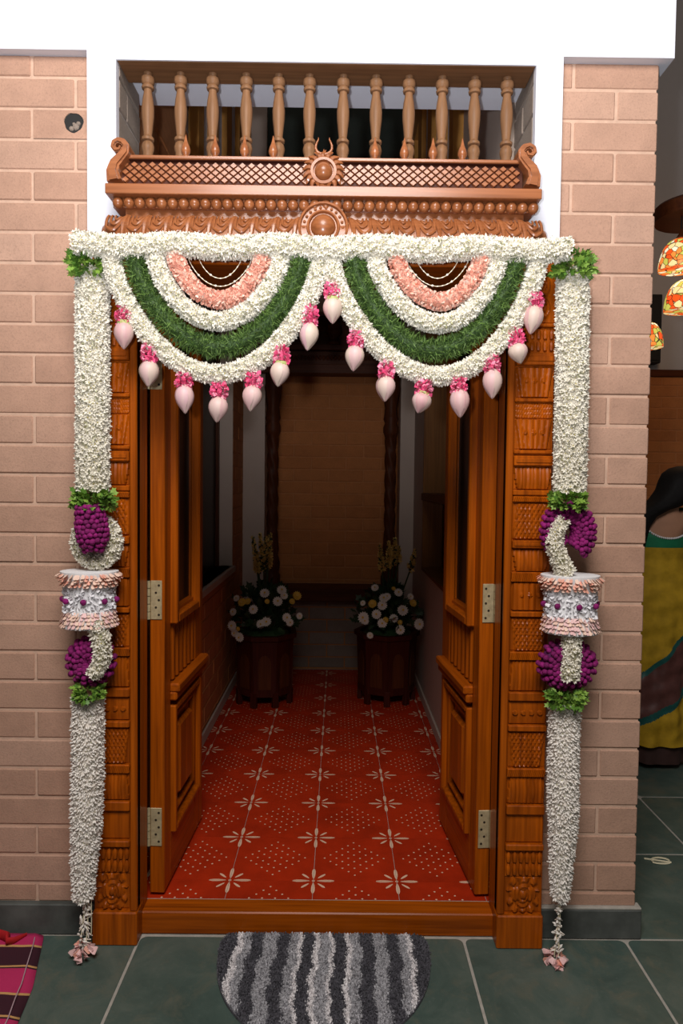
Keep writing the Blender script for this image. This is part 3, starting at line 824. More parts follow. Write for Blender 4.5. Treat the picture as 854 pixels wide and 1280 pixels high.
# round medallion
mc = at(404, 282, 2.07); R_ = .078
b = MB().lathe([(R_*.98, 0), (R_, .012), (R_*.96, .022), (R_*.88, .024), (R_*.85, .014), (R_*.66, .014), (R_*.63, .026), (R_*.56, .028), (R_*.52, .018), (R_*.48, .018)], (mc[0], 2.10, mc[2]), 40, 'y')
md = b.build('medallion', M['crest'], pd, smooth=35)
MB().lathe([(R_*.50, 0), (R_*.48, .008), (R_*.38, .020), (R_*.2, .028), (.001, .030)], (mc[0], 2.088, mc[2]), 28, 'y').build('boss', M['crest'], md, smooth=60)
b = MB()
for i in range(22):
    a = 2*PI*i/22; b.lathe([(.0052, 0), (.0045, .004), (.001, .0065)], (mc[0]+R_*.755*math.cos(a), 2.087, mc[2]+R_*.755*math.sin(a)), 7, 'y')
b.build('stud_ring', M['crest'], md, smooth=50, kind='stuff')
# lattice screen
YL = 2.105
lx0, lx1 = at(152, 218, YL)[0], at(654, 220, YL)[0]; lz0, lz1 = zs(232, YL), zs(204, YL)
b = MB().box(lx0, lx1, YL+.006, YL+.04, lz0-.002, lz1+.002); b.box(lx0, lx1, YL-.008, YL+.045, lz1, lz1+.009, .002)
scr = b.build('screen_board', M['crest_dark'], pd)
MB().box(lx0-.004, lx1+.004, YL-.012, YL+.05, lz1+.0015, lz1+.0125, .002).build('top_rail', M['crest'], pd)
dw = .0272; dh = (lz1-lz0)/3.0
dv = [(-dw*.44, .006, 0), (0, .006, -dh*.44), (dw*.44, .006, 0), (0, .006, dh*.44), (-dw*.36, -.003, 0), (0, -.003, -dh*.36), (dw*.36, -.003, 0), (0, -.003, dh*.36)]
dfc = [(4, 5, 6, 7), (0, 1, 5, 4), (1, 2, 6, 5), (2, 3, 7, 6), (3, 0, 4, 7)]
me_d = mesh_from('lattice_diamond', dv, dfc, M['crest'])
nd = int((lx1-lx0)/dw)
for r in range(5):
    for i in range(nd):
        x = lx0+.012+(i+.5*(r % 2))*dw; z = lz0+dh*.5*(r+1)
        if abs(x-PX) < .052 or x > lx1-.01: continue
        piece('lattice_diamond', me_d, (x, YL+.001, z), pd)
# scrolled ends
SC = [(200, 752, 80), (190, 700, 66), (205, 655, 56), (236, 622, 48), (262, 592, 42), (266, 560, 38), (248, 538, 34), (222, 530, 30), (200, 542, 28), (194, 566, 26), (208, 584, 24), (230, 582, 20), (238, 566, 16)]
SCd = []
for i in range(len(SC)-1):
    for q in (0, .5): SCd.append(tuple(SC[i][k]*(1-q)+SC[i+1][k]*q for k in range(3)))
SCd.append(SC[-1])
for s in (1, -1):
    P = []; W = []
    for (u, v_, w_) in SCd:
        p = at(100+u*.2225, 60+v_*.2225, 2.09); x = p[0] if s > 0 else 2*(XC-.003)-p[0]
        P.append((x, p[2])); W.append(w_*.2225*2.09/853)
    b = MB().ribbon(P, W, 2.075, 2.145)
    b.ribbon(P, [w*.55 for w in W], 2.069, 2.08)
    b.build('scroll', M['crest'], pd, smooth=45)
# finials on the top rail
fz = lz1+.0125
me_f = MB().lathe([(.0115, 0), (.0125, .003), (.008, .008), (.0085, .011), (.0135, .019), (.0145, .027), (.012, .037), (.0065, .050), (.004, .060), (.0015, .072), (.0005, .074)], (0, 0, 0), 12)
me_f = mesh_from('finial', me_f.v, me_f.f, M['crest']); smooth_by_angle(me_f, 50)
for u in (231, 268, 305, 341, 469, 506, 542, 579): piece('finial', me_f, (at(u, 200, YL)[0], YL+.014, fz), pd)
# sun emblem with horns
sc_ = at(404.5, 212, 2.075); sx_, sz_ = sc_[0], sc_[2]
b = MB().lathe([(.040, 0), (.042, .008), (.039, .018), (.031, .019), (.029, .010), (.026, .010)], (sx_, 2.096, sz_), 32, 'y')
sun = b.build('sun_emblem', M['crest'], pd, smooth=35)
MB().lathe([(.028, 0), (.026, .010), (.019, .019), (.009, .024), (.001, .025)], (sx_, 2.090, sz_), 26, 'y').build('boss', M['crest'], sun, smooth=60)
b = MB(); nr = 18
for i in range(nr):
    a = PI*2*(i+.5)/nr; L = .030
    if math.sin(a) < -.85: L = .014
    pts = []
    for q in np.linspace(0, 1, 6):
        rr = .034+L*q; aa = a+.10*math.sin(q*PI*1.5)*(1 if math.cos(a) > 0 else -1); pts.append((sx_+rr*math.cos(aa), 2.090-.004*math.sin(q*PI), sz_+rr*math.sin(aa)))
    b.tube(pts, [.0074, .0084, .0078, .0062, .0042, .0014], 6)
b.build('flame_rays', M['crest'], sun, smooth=50, kind='stuff')
for s in (-1, 1):
    pts = [(sx_+s*x, 2.088, sz_+z) for x, z in ((.003, .052), (.012, .053), (.020, .058), (.0245, .067), (.024, .077), (.0205, .086), (.0165, .094), (.0165, .100))]
    MB().tube(pts, [.004, .0045, .0045, .0042, .0036, .0028, .002, .0008], 7).build('horn', M['crest'], sun, smooth=60)
MB().tube([(sx_, 2.088, sz_+.046), (sx_, 2.088, sz_+.056), (sx_, 2.088, sz_+.066)], [.0055, .0035, .0006], 7).build('spike', M['crest'], sun, smooth=60)
b = MB()
for a in np.linspace(-.9, .9, 5):
    b.tube([(sx_, 2.086, sz_-.058), (sx_+.018*math.sin(a), 2.082, sz_-.052+.006*math.cos(a)), (sx_+.034*math.sin(a), 2.088, sz_-.060+.018*math.cos(a))], [.004, .0065, .001], 6)
b.build('lotus_base', M['crest'], sun, smooth=60)

# ------------------------------------------------------------------ balustrade in the opening
bl = thing('balustrade', (XC, 2.25, Z_SILL), 'row of turned wooden balusters in the opening above the door', 'balustrade')
MB().box(L_OPEN+.001, R_OPEN-.001, Y_WHITE+.007, 2.315, 2.819, 2.8465, .002).build('top_plank', M['baluster_h'], bl)
YBAL = 2.262; zb0, zb1 = Z_SILL, 2.819; H = zb1-zb0
zt = lambda y: float(at(266, y, YBAL)[2])
k_ = YBAL/853
prof = [(.019, zb0-zb0), (.019, .008)]
for y, r in ((193, 6.0), (190, 6.8), (186, 7.2), (181, 6.4), (178.5, 4.8), (177.5, 6.9), (174.5, 7.1), (172, 5.4), (171, 5.2), (160, 6.0), (148, 6.9), (138, 7.1), (126, 6.2), (118, 5.2), (114, 5.0), (113, 6.6), (110.5, 7.0), (108, 5.8), (107, 6.6), (103, 7.5), (99, 7.2), (97.5, 5.4), (96.5, 4.8), (95, 5.4), (84, 5.6)):
    prof.append(((6.1+(r-6.1)*1.35)*k_*1.04, zt(y)-zb0))
prof = [p for p in prof if p[1] < H-.002]+[(5.7*k_, H)]
prof = prof[:2]+sorted(prof[2:], key=lambda p: p[1])
me_ = MB().lathe(prof, (0, 0, 0), 16); me_ = mesh_from('baluster', me_.v, me_.f, M['baluster']); smooth_by_angle(me_, 45)
for u in (185, 226, 266, 308, 348.5, 387, 429, 470, 511, 552.5, 593, 633.5): piece('baluster', me_, (at(u, 140, YBAL)[0], YBAL, zb0), bl)

# ------------------------------------------------------------------ door leaves
def door_leaf(name, hinge, rot, mir, label):
    """local frame: +x = into the opening (towards the passage), +y = along the leaf, z up ; mir=-1 mirrors x"""
    root = bpy.data.objects.new(name, None); COL.objects.link(root); root.location = hinge; root.rotation_euler = (0, 0, rot)
    WL[root] = Vector(hinge); tag(root, label, 'door', kind='structure')
    Wd, Z0, Z1, TH = .535, .012, 2.095, .05
    def B(x0, x1, y0, y1, z0, z1, c=.003):
        a, b_ = (x0, x1) if mir > 0 else (-x1, -x0); return MB().box(a, b_, y0, y1, z0, z1, c)
    def put(mb, nm, mat, par=root, **kw): return mb.build(nm, mat, par, local=True, **kw)
    put(B(-TH, 0, 0, .075, Z0, Z1), 'stile', M['teak']); put(B(-TH, 0, Wd-.12, Wd, Z0, Z1), 'stile', M['teak'])
    for z0, z1 in ((Z0, .19), (.665, .72), (.94, .975), (2.0, Z1)): put(B(-TH, 0, .075, Wd-.12, z0, z1, .002), 'rail', M['teak_y'])
    # glazed upper light with a heavy frame
    put(B(-.036, -.026, .075, Wd-.12, .975, 2.0, 0), 'pane', M['glass'])
    for y0, y1, z0, z1 in ((.072, .100, .93, 2.05), (Wd-.150, Wd-.118, .93, 2.05), (.100, Wd-.150, .93, .962), (.100, Wd-.150, 2.0, 2.05)):
        put(B(-.012, .024, y0, y1, z0, z1, .005), 'moulding', M['teak'])
    # little slat band
    put(B(-.045, -.014, .075, Wd-.12, .72, .94, .0), 'slat_back', M['teak'])
    for k in range(6):
        yy = .098+k*.054
        t = MB().box(-.016 if mir > 0 else -.002, .002 if mir > 0 else .016, yy, yy+.030, .722, .938, .006)
        put(t, 'slat', M['teak'])
    # ledge moulding
    for (x1_, z0, z1) in ((.034, .690, .722), (.024, .660, .692)):
        put(B(-.004, x1_, .066, Wd-.03, z0, z1, .006), 'ledge', M['teak_y'])
    # lower raised panel with stepped mouldings
    put(B(-.045, -.02, .075, Wd-.12, .19, .665, 0), 'panel_back', M['teak'])
    for ins, pr, w in ((0, .018, .022), (.045, .002, .016)):
        y0, y1, z0, z1 = .078+ins, Wd-.085-ins, .185+ins, .640-ins
        for q in ((y0, y0+w, z0, z1), (y1-w, y1, z0, z1), (y0+w, y1-w, z0, z0+w), (y0+w, y1-w, z1-w, z1)):
            put(B(-.02, pr, *q, .004), 'moulding', M['teak'])
    put(B(-.02, .006, .078+.095, Wd-.085-.095, .185+.095, .640-.095, .010), 'raised_panel', M['teak'])
    # brass hinges on the hanging edge
    for zc_ in (.245, 1.027, 1.80):
        h = put(B(-.046, -.008, -.004, .0, zc_-.066, zc_+.066, .001), 'hinge', M['brass'])
        for k in range(5):
            xx = -.018-.010*(k % 2)
            t = MB().lathe([(.0042, 0), (.0042, .0006)], ((xx if mir > 0 else -xx), -.0042, zc_-.05+.025*k), 8, 'y')
            t.build('screw', M['hole'], h, local=True)
        xk = -.053 if mir > 0 else .053
        for k in range(5):
            MB().lathe([(.0062, 0), (.0062, .024)], (xk, -.003, zc_-.0655+.0265*k), 10, 'z').build('knuckle', M['brass'], h, local=True, smooth=40)
    return root
door_leaf('door_1', (-.585, 2.296, ZC), math.radians(-2.4), 1, 'open teak door leaf hinged beside the pink cloth side')
door_leaf('door_2', (.485, 2.300, ZC), math.radians(4.7), -1, 'open teak door leaf hinged beside the brick pier')
# ------------------------------------------------------------------ flower garlands
YG = 2.04; PXM = YG/853                      # metres per pixel on the plane of the door garland
def cord(parent, path, r, mat='core', name='core'):
    c, _ = resample(path, .03)
    rr = [(r(t) if callable(r) else r) for t in np.linspace(0, 1, len(c))]
    return MB().tube([tuple(p) for p in c], rr, 8).build(name, M[mat], parent, smooth=60)
def garland(name, path, label, cat='garland', group=None):
    p = np.array([np.asarray(q) for q in path]); base = (p[:, 0].mean(), p[:, 1].mean(), p[:, 2].min())
    return thing(name, base, label, cat, group)
def swag_path(l, bot, r, Y, top=0):
    (ul, vl), (ub, vb), (ur, vr) = l, bot, r; out = []
    for th in np.linspace(0, PI, 49):
        c = -math.cos(th)
        v0 = vl+(vr-vl)*(c+1)/2
        u = ub+(c*(ur-ub) if c > 0 else c*(ub-ul))
        s = .5*math.sin(th)+.5*(1-c*c)
        out.append(at(u, v0+(vb-v0)*s, Y))
    return out
# horizontal garland along the top
hp = [at(u, 306+ (u-92)*.0115+2*math.sin(u*.05), YG-.01) for u in np.linspace(95, 710, 60)]
g = garland('door_garland', hp, 'long white tuberose garland tied across the top of the doorway')
cord(g, hp, .024)
jasmine_rope(PB(), hp, .0375, .0108, .0084).build('tuberose_blooms', JM(), g)
SW = {'L': dict(o=((140, 322), (272, 468), (401, 322)), g=((167, 318), (272, 434), (377, 322)), w=((195, 322), (272, 402), (351, 324)), p=((219, 318), (276, 375), (328, 322))),
      'R': dict(o=((415, 326), (549, 470), (672, 322)), g=((443, 322), (543, 438), (645, 322)), w=((470, 324), (550, 405), (624, 322)), p=((496, 324), (552, 377), (602, 320)))}
SIDE = {'L': 'swag nearer the conduit hole', 'R': 'swag nearer the brick pier'}
for k in 'LR':
    s = SW[k]
    p = swag_path(*s['o'], YG+.004)
    g = garland('swag_garland', p, 'outermost white tuberose strand of the %s' % SIDE[k], group='flower swag strands')
    cord(g, p, .018); jasmine_rope(PB(), p, .0315, .0104, .0080).build('tuberose_blooms', JM(), g)
    p = swag_path(*s['g'], YG+.002)
    g = garland('swag_garland', p, 'feathery dark green leaf strand of the %s' % SIDE[k], group='flower swag strands')
    cord(g, p, .022, 'green2')
    pb = PB(); P, N, U, G = surf_points(p, .0225, .0042, .8)
    D = N+RNG.normal(0, 1.0, N.shape)
    pb.add(*scatter(*NEEDLE, P, D, RNG.uniform(.013, .026, len(P)), None, (RNG.uniform(0, 1, len(P)) < .38).astype(int)))
    pb.build('needle_leaves', [M['green'], M['green2']], g)
    p = swag_path(*s['w'], YG-.002)
    g = garland('swag_garland', p, 'inner white tuberose strand of the %s' % SIDE[k], group='flower swag strands')
    cord(g, p, .017); jasmine_rope(PB(), p, .0310, .0108, .0084).build('tuberose_blooms', JM(), g)
    p = swag_path(*s['p'], YG-.006)
    g = garland('swag_garland', p, 'coral pink ruffled petal strand of the %s' % SIDE[k], group='flower swag strands')
    cord(g, p, .017, 'peach')
    pb = PB(); P, N, U, G = surf_points(p, .0180, .0056, .8, .2)
    D = N+RNG.normal(0, .22, N.shape); ms = (RNG.uniform(0, 1, len(P)) < .42).astype(int)
    pb.add(*scatter(*RUFFLE, P, D, RNG.uniform(.0060, .0095, len(P)), None, ms))
    pb.build('ruffled_petals', [M['peach'], M['peach_pale']], g)
    # two bead strings hanging inside
    cu = (s['p'][0][0]+s['p'][2][0])/2
    for q, (hw, dep) in enumerate(((40, 36), (27, 26))):
        pth = [at(cu+(2 if k == 'L' else -2)+hw*math.sin(a)*(1.0), 322+dep*(1-math.sin(a)**2)**.8, YG+.008-.006*q) for a in np.linspace(-PI/2, PI/2, 25)]
        g = garland('bud_string', pth, '%s string of white buds inside the %s' % ('longer' if q == 0 else 'shorter', SIDE[k]), 'flower string', 'bud strings')
        MB().tube([tuple(x) for x in pth], .0011, 5).build('thread', M['thread'], g)
        c, _ = resample(pth, .0145)
        for i in range(1, len(c)-1):
            t = c[i+1]-c[i-1]; t /= np.linalg.norm(t)
            T = Matrix.Translation(c[i]) @ Vector(t).to_track_quat('Z', 'Y').to_matrix().to_4x4()
            big = i % 4 == 0
            rr = .0034 if big else .0018
            MB().lathe([(.0004, -.005), (rr, -.001), (rr, .002), (.0004, .005)], (0, 0, 0), 6, 'z', T=T).build('bud', M['jasmine'], g, smooth=60)

# ------------------------------------------------------------------ hanging lotus buds
LO = [(155, 419, 396), (187, 467, 443), (230, 499, 478), (274, 512, 490), (317, 498, 477), (352, 468, 445), (388, 421, 396),
      (416, 388, 365), (445, 448, 425), (483, 486, 464), (530, 504, 486), (574, 504, 483), (615, 480, 457), (645, 442, 424), (669, 400, 377)]
WORDS = ['topmost at the pillar end', 'second from the pillar end', 'third from the pillar end', 'lowest in the middle', 'third from the gap', 'second from the gap', 'topmost at the gap',
         'topmost at the gap', 'second from the gap', 'third from the gap', 'fourth from the gap', 'fourth from the pier end', 'third from the pier end', 'second from the pier end', 'topmost at the pier end']
TILT = [.0, .05, -.05, .1, .12, .15, .1, .0, .1, .05, .28, -.05, -.02, -.25, .15]
LEN = [1.05, 1, 1.1, .98, 1.0, .95, 1.05, 1.0, .98, .98, .82, 1.1, 1.12, .80, 1.1]
def lotus_profile(t):           # t 0 at the stem (top) .. 1 at the tip
    return float(np.interp(t, [0, .05, .12, .22, .34, .46, .58, .70, .82, .92, 1], [.006, .0135, .0195, .0245, .0272, .0272, .0245, .0195, .0125, .0062, .0006]))
for i, (u, vb, vt) in enumerate(LO):
    side = 'L' if i < 7 else 'R'
    pb_ = at(u, vb, YG-.012); ptf = at(u, vt, YG-.008); Lb = .079*LEN[i]
    top = np.array([pb_[0], pb_[1], pb_[2]+Lb/2])
    t = thing('lotus_pendant', (pb_[0], pb_[1], pb_[2]-Lb/2), 'hanging lotus bud, %s of the %s' % (WORDS[i], SIDE[side]), 'lotus bud', 'lotus buds hung along the swags')
    R = Matrix.Translation(Vector(top)) @ Matrix.Rotation(TILT[i], 4, 'Y') @ Matrix.Rotation(random.uniform(0, 6.28), 4, 'Z')
    b = MB(); b.lathe([(lotus_profile(q)*.95, -Lb*q) for q in np.linspace(.01, 1, 12)], (0, 0, 0), 14, 'z', T=R)
    bud = b.build('bud', M['lotus'], t, smooth=70)
    for k in range(5):
        a0 = 2*PI*k/5+.3; v = []; f = []; nq, na = 9, 5; off = .0012+.0009*(k % 3)
        for qi in range(nq):
            q = .02+.95*qi/(nq-1); wid = 1.0*math.sin(PI*(q*.86+.12))**.6
            for ai in range(na):
                e = (ai/(na-1)-.5)*2; a = a0+e*wid*.72
                r = lotus_profile(q)+off-.0008*abs(e)**3; v.append((r*math.cos(a), r*math.sin(a), -Lb*q))
        for qi in range(nq-1):
            for ai in range(na-1): z = qi*na+ai; f.append((z, z+1, z+na+1, z+na))
        MB().add(v, f, 0, R).build('petal', M['lotus'], t, smooth=70)
    if i in (5, 7, 10, 0):
        MB().lathe([(.017, .001), (.021, -.010), (.016, -.018), (.006, -.020)], (0, 0, 0), 8, 'z', T=R).build('sepal', M['sepal'], t, smooth=60)
    # tuft of hot pink petals above
    pth = [ptf+np.array([0, 0, .024]), ptf+np.array([0, 0, -.024])]
    P, N, U, G = surf_points(pth, lambda q: .010+.006*math.sin(PI*q), .006, 1.1)
    D = N+RNG.normal(0, .35, N.shape)
    PB().add(*scatter(*RUFFLE, P, D, RNG.uniform(.007, .0115, len(P)), None, (RNG.uniform(0, 1, len(P)) < .4).astype(int))).build('pink_tuft', [M['hotpink'], M['hotpink2']], t)
    MB().tube([tuple(ptf+np.array([0, .004, .03])), tuple(ptf), tuple(ptf-np.array([0, 0, .024]))], [.003, .008, .006], 6).build('stem', M['hotpink'], t)

# ------------------------------------------------------------------ the two upright garlands
YV = 2.098; MV = YV/853
def leaf_collar(parent, u, v, hw, hh, n=170, size=.030):
    n = int(n*1.6); size *= .85
    c = at(u, v, YV-.030); k = YV/853; W, Hh = hw*k, hh*k
    a = RNG.uniform(0, 2*PI, n); r = np.sqrt(RNG.uniform(.1, 1, n)); z = RNG.uniform(-1, 1, n)
    P = np.stack([c[0]+W*.62*r*np.cos(a), c[1]+.040*r*np.sin(a), c[2]+Hh*.55*z], 1)
    D = np.stack([np.cos(a)*1.1, np.sin(a)*1.0-.35, z*.55-.15], 1)+RNG.normal(0, .35, (n, 3))
    PB().add(*scatter(*LEAFT, P, D, RNG.uniform(.7, 1.1, n)*size, None, (RNG.uniform(0, 1, n) < .4).astype(int))).build('leaf_collar', [M['leaf'], M['leaf2']], parent)
_ball = MB().lathe([(.0008, -.0085), (.005, -.0068), (.0082, -.002), (.0082, .003), (.005, .0072), (.0008, .0085)], (0, 0, 0), 8)
ME_BALL = mesh_from('amaranth_bloom', _ball.v, _ball.f, M['purple'], None, True)
def amaranth(parent, path, rad, coren='bloom_core'):
    core = cord(parent, path, lambda t: (rad(t) if callable(rad) else rad)*.97, 'purple_core', coren)
    P, N, U, G = surf_points(path, rad, .0138, .35, .22)
    for p in P:
        s = random.uniform(.92, 1.2)
        piece('amaranth_bloom', ME_BALL, tuple(p), core, (random.uniform(0, 6), random.uniform(0, 6), 0), (s, s, s))
def blooms(parent, path, rad, size=.0112, step=.0102, name='tuberose_blooms', mats=None, **kw):
    cord(parent, path, lambda t: max(.003, (rad(t) if callable(rad) else rad)-size*(.85 if mats else 1.1)), 'budwhite' if mats else 'core')
    jasmine_rope(PB(), path, rad, size, step, **kw).build(name, mats or JM(), parent)
def drum(parent, u, v0, v1, hw):
    """flower drum: foam body with a waist, coral frill above, pale frill below, purple dots round the middle"""
    ct = at(u, v0, YV-.005); cb = at(u, v1, YV-.005); k = YV/853; R = hw*k; Hh = ct[2]-cb[2]; c = (cb[0], cb[1]-.0, cb[2])
    dx = ct[0]-cb[0]
    T = Matrix(((1, 0, dx/Hh, c[0]), (0, 1, 0, c[1]), (0, 0, 1, c[2]), (0, 0, 0, 1)))
    body = MB().lathe([(R*.90, 0), (R*.92, .006), (R*.80, Hh*.28), (R*.74, Hh*.5), (R*.80, Hh*.72), (R*.95, Hh-.010), (R*.96, Hh-.001), (R*.90, Hh)], (0, 0, 0), 36, 'z', T=T, sy=.8).build('foam_drum', M['foam'], parent, smooth=40)
    def ringp(zf, rf, n):
        a = np.arange(n)*2*PI/n+RNG.uniform(-.04, .04, n); d = np.stack([np.cos(a), np.sin(a)*.8, np.zeros(n)], 1)
        P = d*(R*rf)+np.array([c[0]+dx*zf, c[1], c[2]+Hh*zf]); return P, d
    def frill(nm, rows_, mats, share):
        pb = PB()
        for zf, rf, n, dz, sz in rows_:
            P, d = ringp(zf, rf, n); D = d*.75+np.array([0, 0, dz])+RNG.normal(0, .09, P.shape)
            pb.add(*scatter(*PLEAT, P, D, RNG.uniform(.88, 1.10, n)*sz*1.25, RNG.normal(0, .18, n), (RNG.uniform(0, 1, n) < share).astype(int)))
        pb.build(nm, mats, parent)
    frill('coral_frill', ((.985, .90, 46, -.75, .0150), (.94, .90, 46, -.85, .0150), (.88, .86, 44, -.9, .0150), (.82, .82, 42, -.95, .0140)), [M['peach_pale'], M['peach']], .5)
    frill('pink_frill', ((.31, .77, 60, -1.05, .0130), (.25, .79, 62, -1.05, .0130), (.18, .83, 64, -1.05, .0130), (.11, .86, 66, -1.05, .0130)), [M['pinkpale'], M['peach_pale']], .5)
    pb = PB()
    for zf in (.28, .35, .42, .49, .56, .63, .69):
        P, d = ringp(zf, .755, 52); D = d+RNG.normal(0, .30, P.shape)
        pb.add(*scatter(*RUFFLE, P, D, RNG.uniform(.007, .0115, 52), None, None))
    pb.build('white_frill', [M['whitepetal']], parent)
    for a in np.arange(8)*PI/4-PI/2+.06:
        p = (c[0]+dx*.5+R*.90*math.cos(a), c[1]+R*.72*math.sin(a), c[2]+Hh*.49)
        piece('amaranth_bloom', ME_BALL, p, parent, None, (1.15, .8, 1.1))
def oval(u, v, hu, hv, Y, a0=0, a1=2*PI, n=40): return [at(u+hu*math.cos(a), v+hv*math.sin(a), Y) for a in np.linspace(a0, a1, n)]
def px_path(pts, Y): return [at(u, v, Y) for u, v in pts]
def tail(parent, strings, end, n_end):
    for pts in strings:
        p = px_path(pts, YV); cord(parent, p, .0016, 'thread', 'thread')
        c, _ = resample(p, .015)
        N = RNG.normal(0, 1, c.shape)*np.array([1, .6, .3])+np.array([0, -.4, 1.0]); c = c+RNG.normal(0, .002, c.shape)
        pb = PB().add(*scatter(*BUD, np.repeat(c, 2, 0)+RNG.normal(0, .003, (2*len(c), 3)), np.repeat(N, 2, 0)+RNG.normal(0, .5, (2*len(c), 3)), .0125))
        pb.build('tail_buds', [M['budwhite'], M['budtube'], M['jasmine_tube']], parent)
    c = at(*end, YV-.01); n = n_end*2
    a = RNG.uniform(0, 2*PI, n); P = np.stack([c[0]+.022*np.cos(a)*RNG.uniform(.2, 1, n), c[1]+.018*np.sin(a), c[2]+RNG.uniform(-.004, .014, n)], 1)
    D = np.stack([np.cos(a), np.sin(a), RNG.uniform(-1.2, -.3, n)], 1)
    PB().add(*scatter(*RUFFLE, P, D, RNG.uniform(.014, .022, n), None, (RNG.uniform(0, 1, n) < .25).astype(int))).build('end_petals', [M['pinkpale'], M['peach']], parent)

# garland on the side of the pink cloth
p0 = at(104, 1190, YV)
gl = thing('pillar_garland', (p0[0], YV, max(.01, p0[2]-.02)), 'tall hanging tuberose garland, purple drop inside a white ring', 'garland', 'upright garlands beside the door')
leaf_collar(gl, 110, 330, 30, 22, 200, .034)
blooms(gl, px_path([(116, 338), (116, 480), (116, 612)], YV), 21.5*MV, .0108, .0084)
leaf_collar(gl, 117, 624, 36, 15, 190, .032)
blooms(gl, oval(121, 677, 21.5, 25, YV, -PI/2, PI*1.5), 12.5*MV, .0104, .0082)
amaranth(gl, px_path([(112, 634), (114, 652), (116, 670), (117, 687)], YV-.045), lambda t: (15.5+3*math.sin(PI*t*.9)-7*max(0, t-.75)*3)*MV*.92)
drum(gl, 112, 713, 783, 37)
amaranth(gl, oval(114, 826, 14, 15, YV, -PI/2-.2, PI*1.5-.2, 30), 15*MV)
blooms(gl, px_path([(121, 778), (127, 800), (128, 820), (124, 834), (117, 843)], YV-.040), lambda t: (13.5-2.5*t)*MV, .0104, .0082)
leaf_collar(gl, 110, 865, 25, 11, 130, .026)
blooms(gl, px_path([(110, 872), (110, 960), (108, 1040), (105, 1085), (104, 1122)], YV), lambda t: (20.5-8.5*max(0, t-.55)/.45*max(0, t-.2))*MV, .0100, .0080, bud=.6, mats=[M['budwhite'], M['budtube'], M['jasmine_tube']])
tail(gl, [[(108, 1118), (104, 1150), (99, 1188)], [(110, 1118), (110, 1150), (107, 1188)]], (103, 1187), 22)
MB().tube([tuple(at(114, 1118, YV)), tuple(at(114.5, 1150, YV)), tuple(at(114, 1168, YV))], .0014, 5).build('thread', M['thread'], gl)
# garland on the pier side
p0 = at(696, 1200, YV)
gr = thing('pillar_garland', (p0[0], YV, max(.01, p0[2]-.02)), 'tall hanging tuberose garland, white strand looping over purple rings', 'garland', 'upright garlands beside the door')
leaf_collar(gr, 717, 332, 34, 20, 210, .034)
blooms(gr, px_path([(716, 342), (715, 480), (712, 613)], YV), 21*MV, .0108, .0084)
leaf_collar(gr, 710, 625, 29, 14, 170, .030)
amaranth(gr, oval(710, 665, 19.5, 24, YV, PI*.78, PI*2.32, 34), 13.5*MV)
blooms(gr, px_path([(704, 650), (696, 664), (693, 680), (699, 700), (708, 716)], YV-.035), lambda t: (10.5+3*t)*MV, .0104, .0082)
drum(gr, 713, 718, 790, 38)
amaranth(gr, oval(708.5, 830, 22, 17, YV, -PI/2+.3, PI*1.5-.3, 36), 13.5*MV)
blooms(gr, px_path([(715, 790), (714, 820), (712, 848)], YV-.036), 13.0*MV, .0104, .0082)
leaf_collar(gr, 708, 873, 31, 14, 160, .030)
blooms(gr, px_path([(706, 882), (704, 960), (704, 1040), (701, 1085), (700, 1122)], YV), lambda t: (20-7.5*max(0, t-.55)/.45)*MV, .0100, .0080, bud=.6, mats=[M['budwhite'], M['budtube'], M['jasmine_tube']])
tail(gr, [[(700, 1118), (698, 1150), (693, 1196)], [(701, 1118), (700, 1150), (698, 1196)]], (695, 1198), 22)
# ------------------------------------------------------------------ niche woodwork at the corridor end
nf = thing('niche_frame', (-.05, YB, ZC), 'dark carved wooden frame with twisted posts round the corridor niche', 'niche frame')
for x in (-.505, .392):
    prof = [(.062, .71), (.062, .80), (.050, .82), (.056, .85), (.060, .90), (.044, .96), (.052, 1.0), (.046, 1.06)]
    n = 20; v = []; f = []; zz = [p[1] for p in prof]+list(np.linspace(1.08, 1.86, 40))+[1.88, 1.90, 1.94, 1.97, 2.0, 2.02, 2.08, 2.16, 2.20, 2.23, 2.26, 2.33]
    rr = [p[0] for p in prof]+[.040]*40+[.050, .058, .058, .046, .058, .050, .044, .056, .064, .070, .062, .062]
    for r, z in zip(rr, zz):
        for i in range(n):
            a = 2*PI*i/n; r2 = r
            if 1.07 < z < 1.87: r2 = r*(1+.14*math.sin(4*a+z*42))
            elif z > 2.01 and z < 2.19: r2 = r*(1+.06*math.cos(8*a))
            v.append((x+r2*math.cos(a), YB+.02+r2*math.sin(a), z))
    for j in range(len(rr)-1):
        for i in range(n): f.append((j*n+i, j*n+(i+1) % n, (j+1)*n+(i+1) % n, (j+1)*n+i))
    MB().add(v, f).build('post', M['oldwood'], nf, smooth=60)
b = MB().box(-.60, .50, YB-.05, YB+.10, 2.33, 2.40, .004); b.box(-.64, .54, YB-.08, YB+.10, 2.50, 2.54, .004); b.box(-.62, .52, YB-.03, YB+.10, 2.40, 2.50, .002)
bm2 = b.build('beam', M['oldwood_h'], nf)
b = MB()
for i in range(40): b.lathe([(.001, -.02), (.011, -.012), (.013, 0), (.010, .014), (.001, .02)], (-.61+i*.0287, YB-.035, 2.45), 6)
b.build('bead_band', M['oldwood_h'], bm2, kind='stuff', smooth=60)
MB().lathe([(.05, 0), (.055, .02), (.03, .035), (.028, .05), (.06, .09), (.065, .12), (.045, .16), (.02, .20), (.012, .23), (.002, .27)], (-.05, YB-.04, 2.54), 14).build('finial', M['oldwood'], nf, smooth=50)
MB().box(-.60, .50, YB-.06, YB+.24, .61, .71, .006).build('bench', M['oldwood_h'], nf)
MB().box(-.58, .48, YB+.12, YB+.22, 2.54, 2.84, .003).build('top_board', M['oldwood_h'], nf)

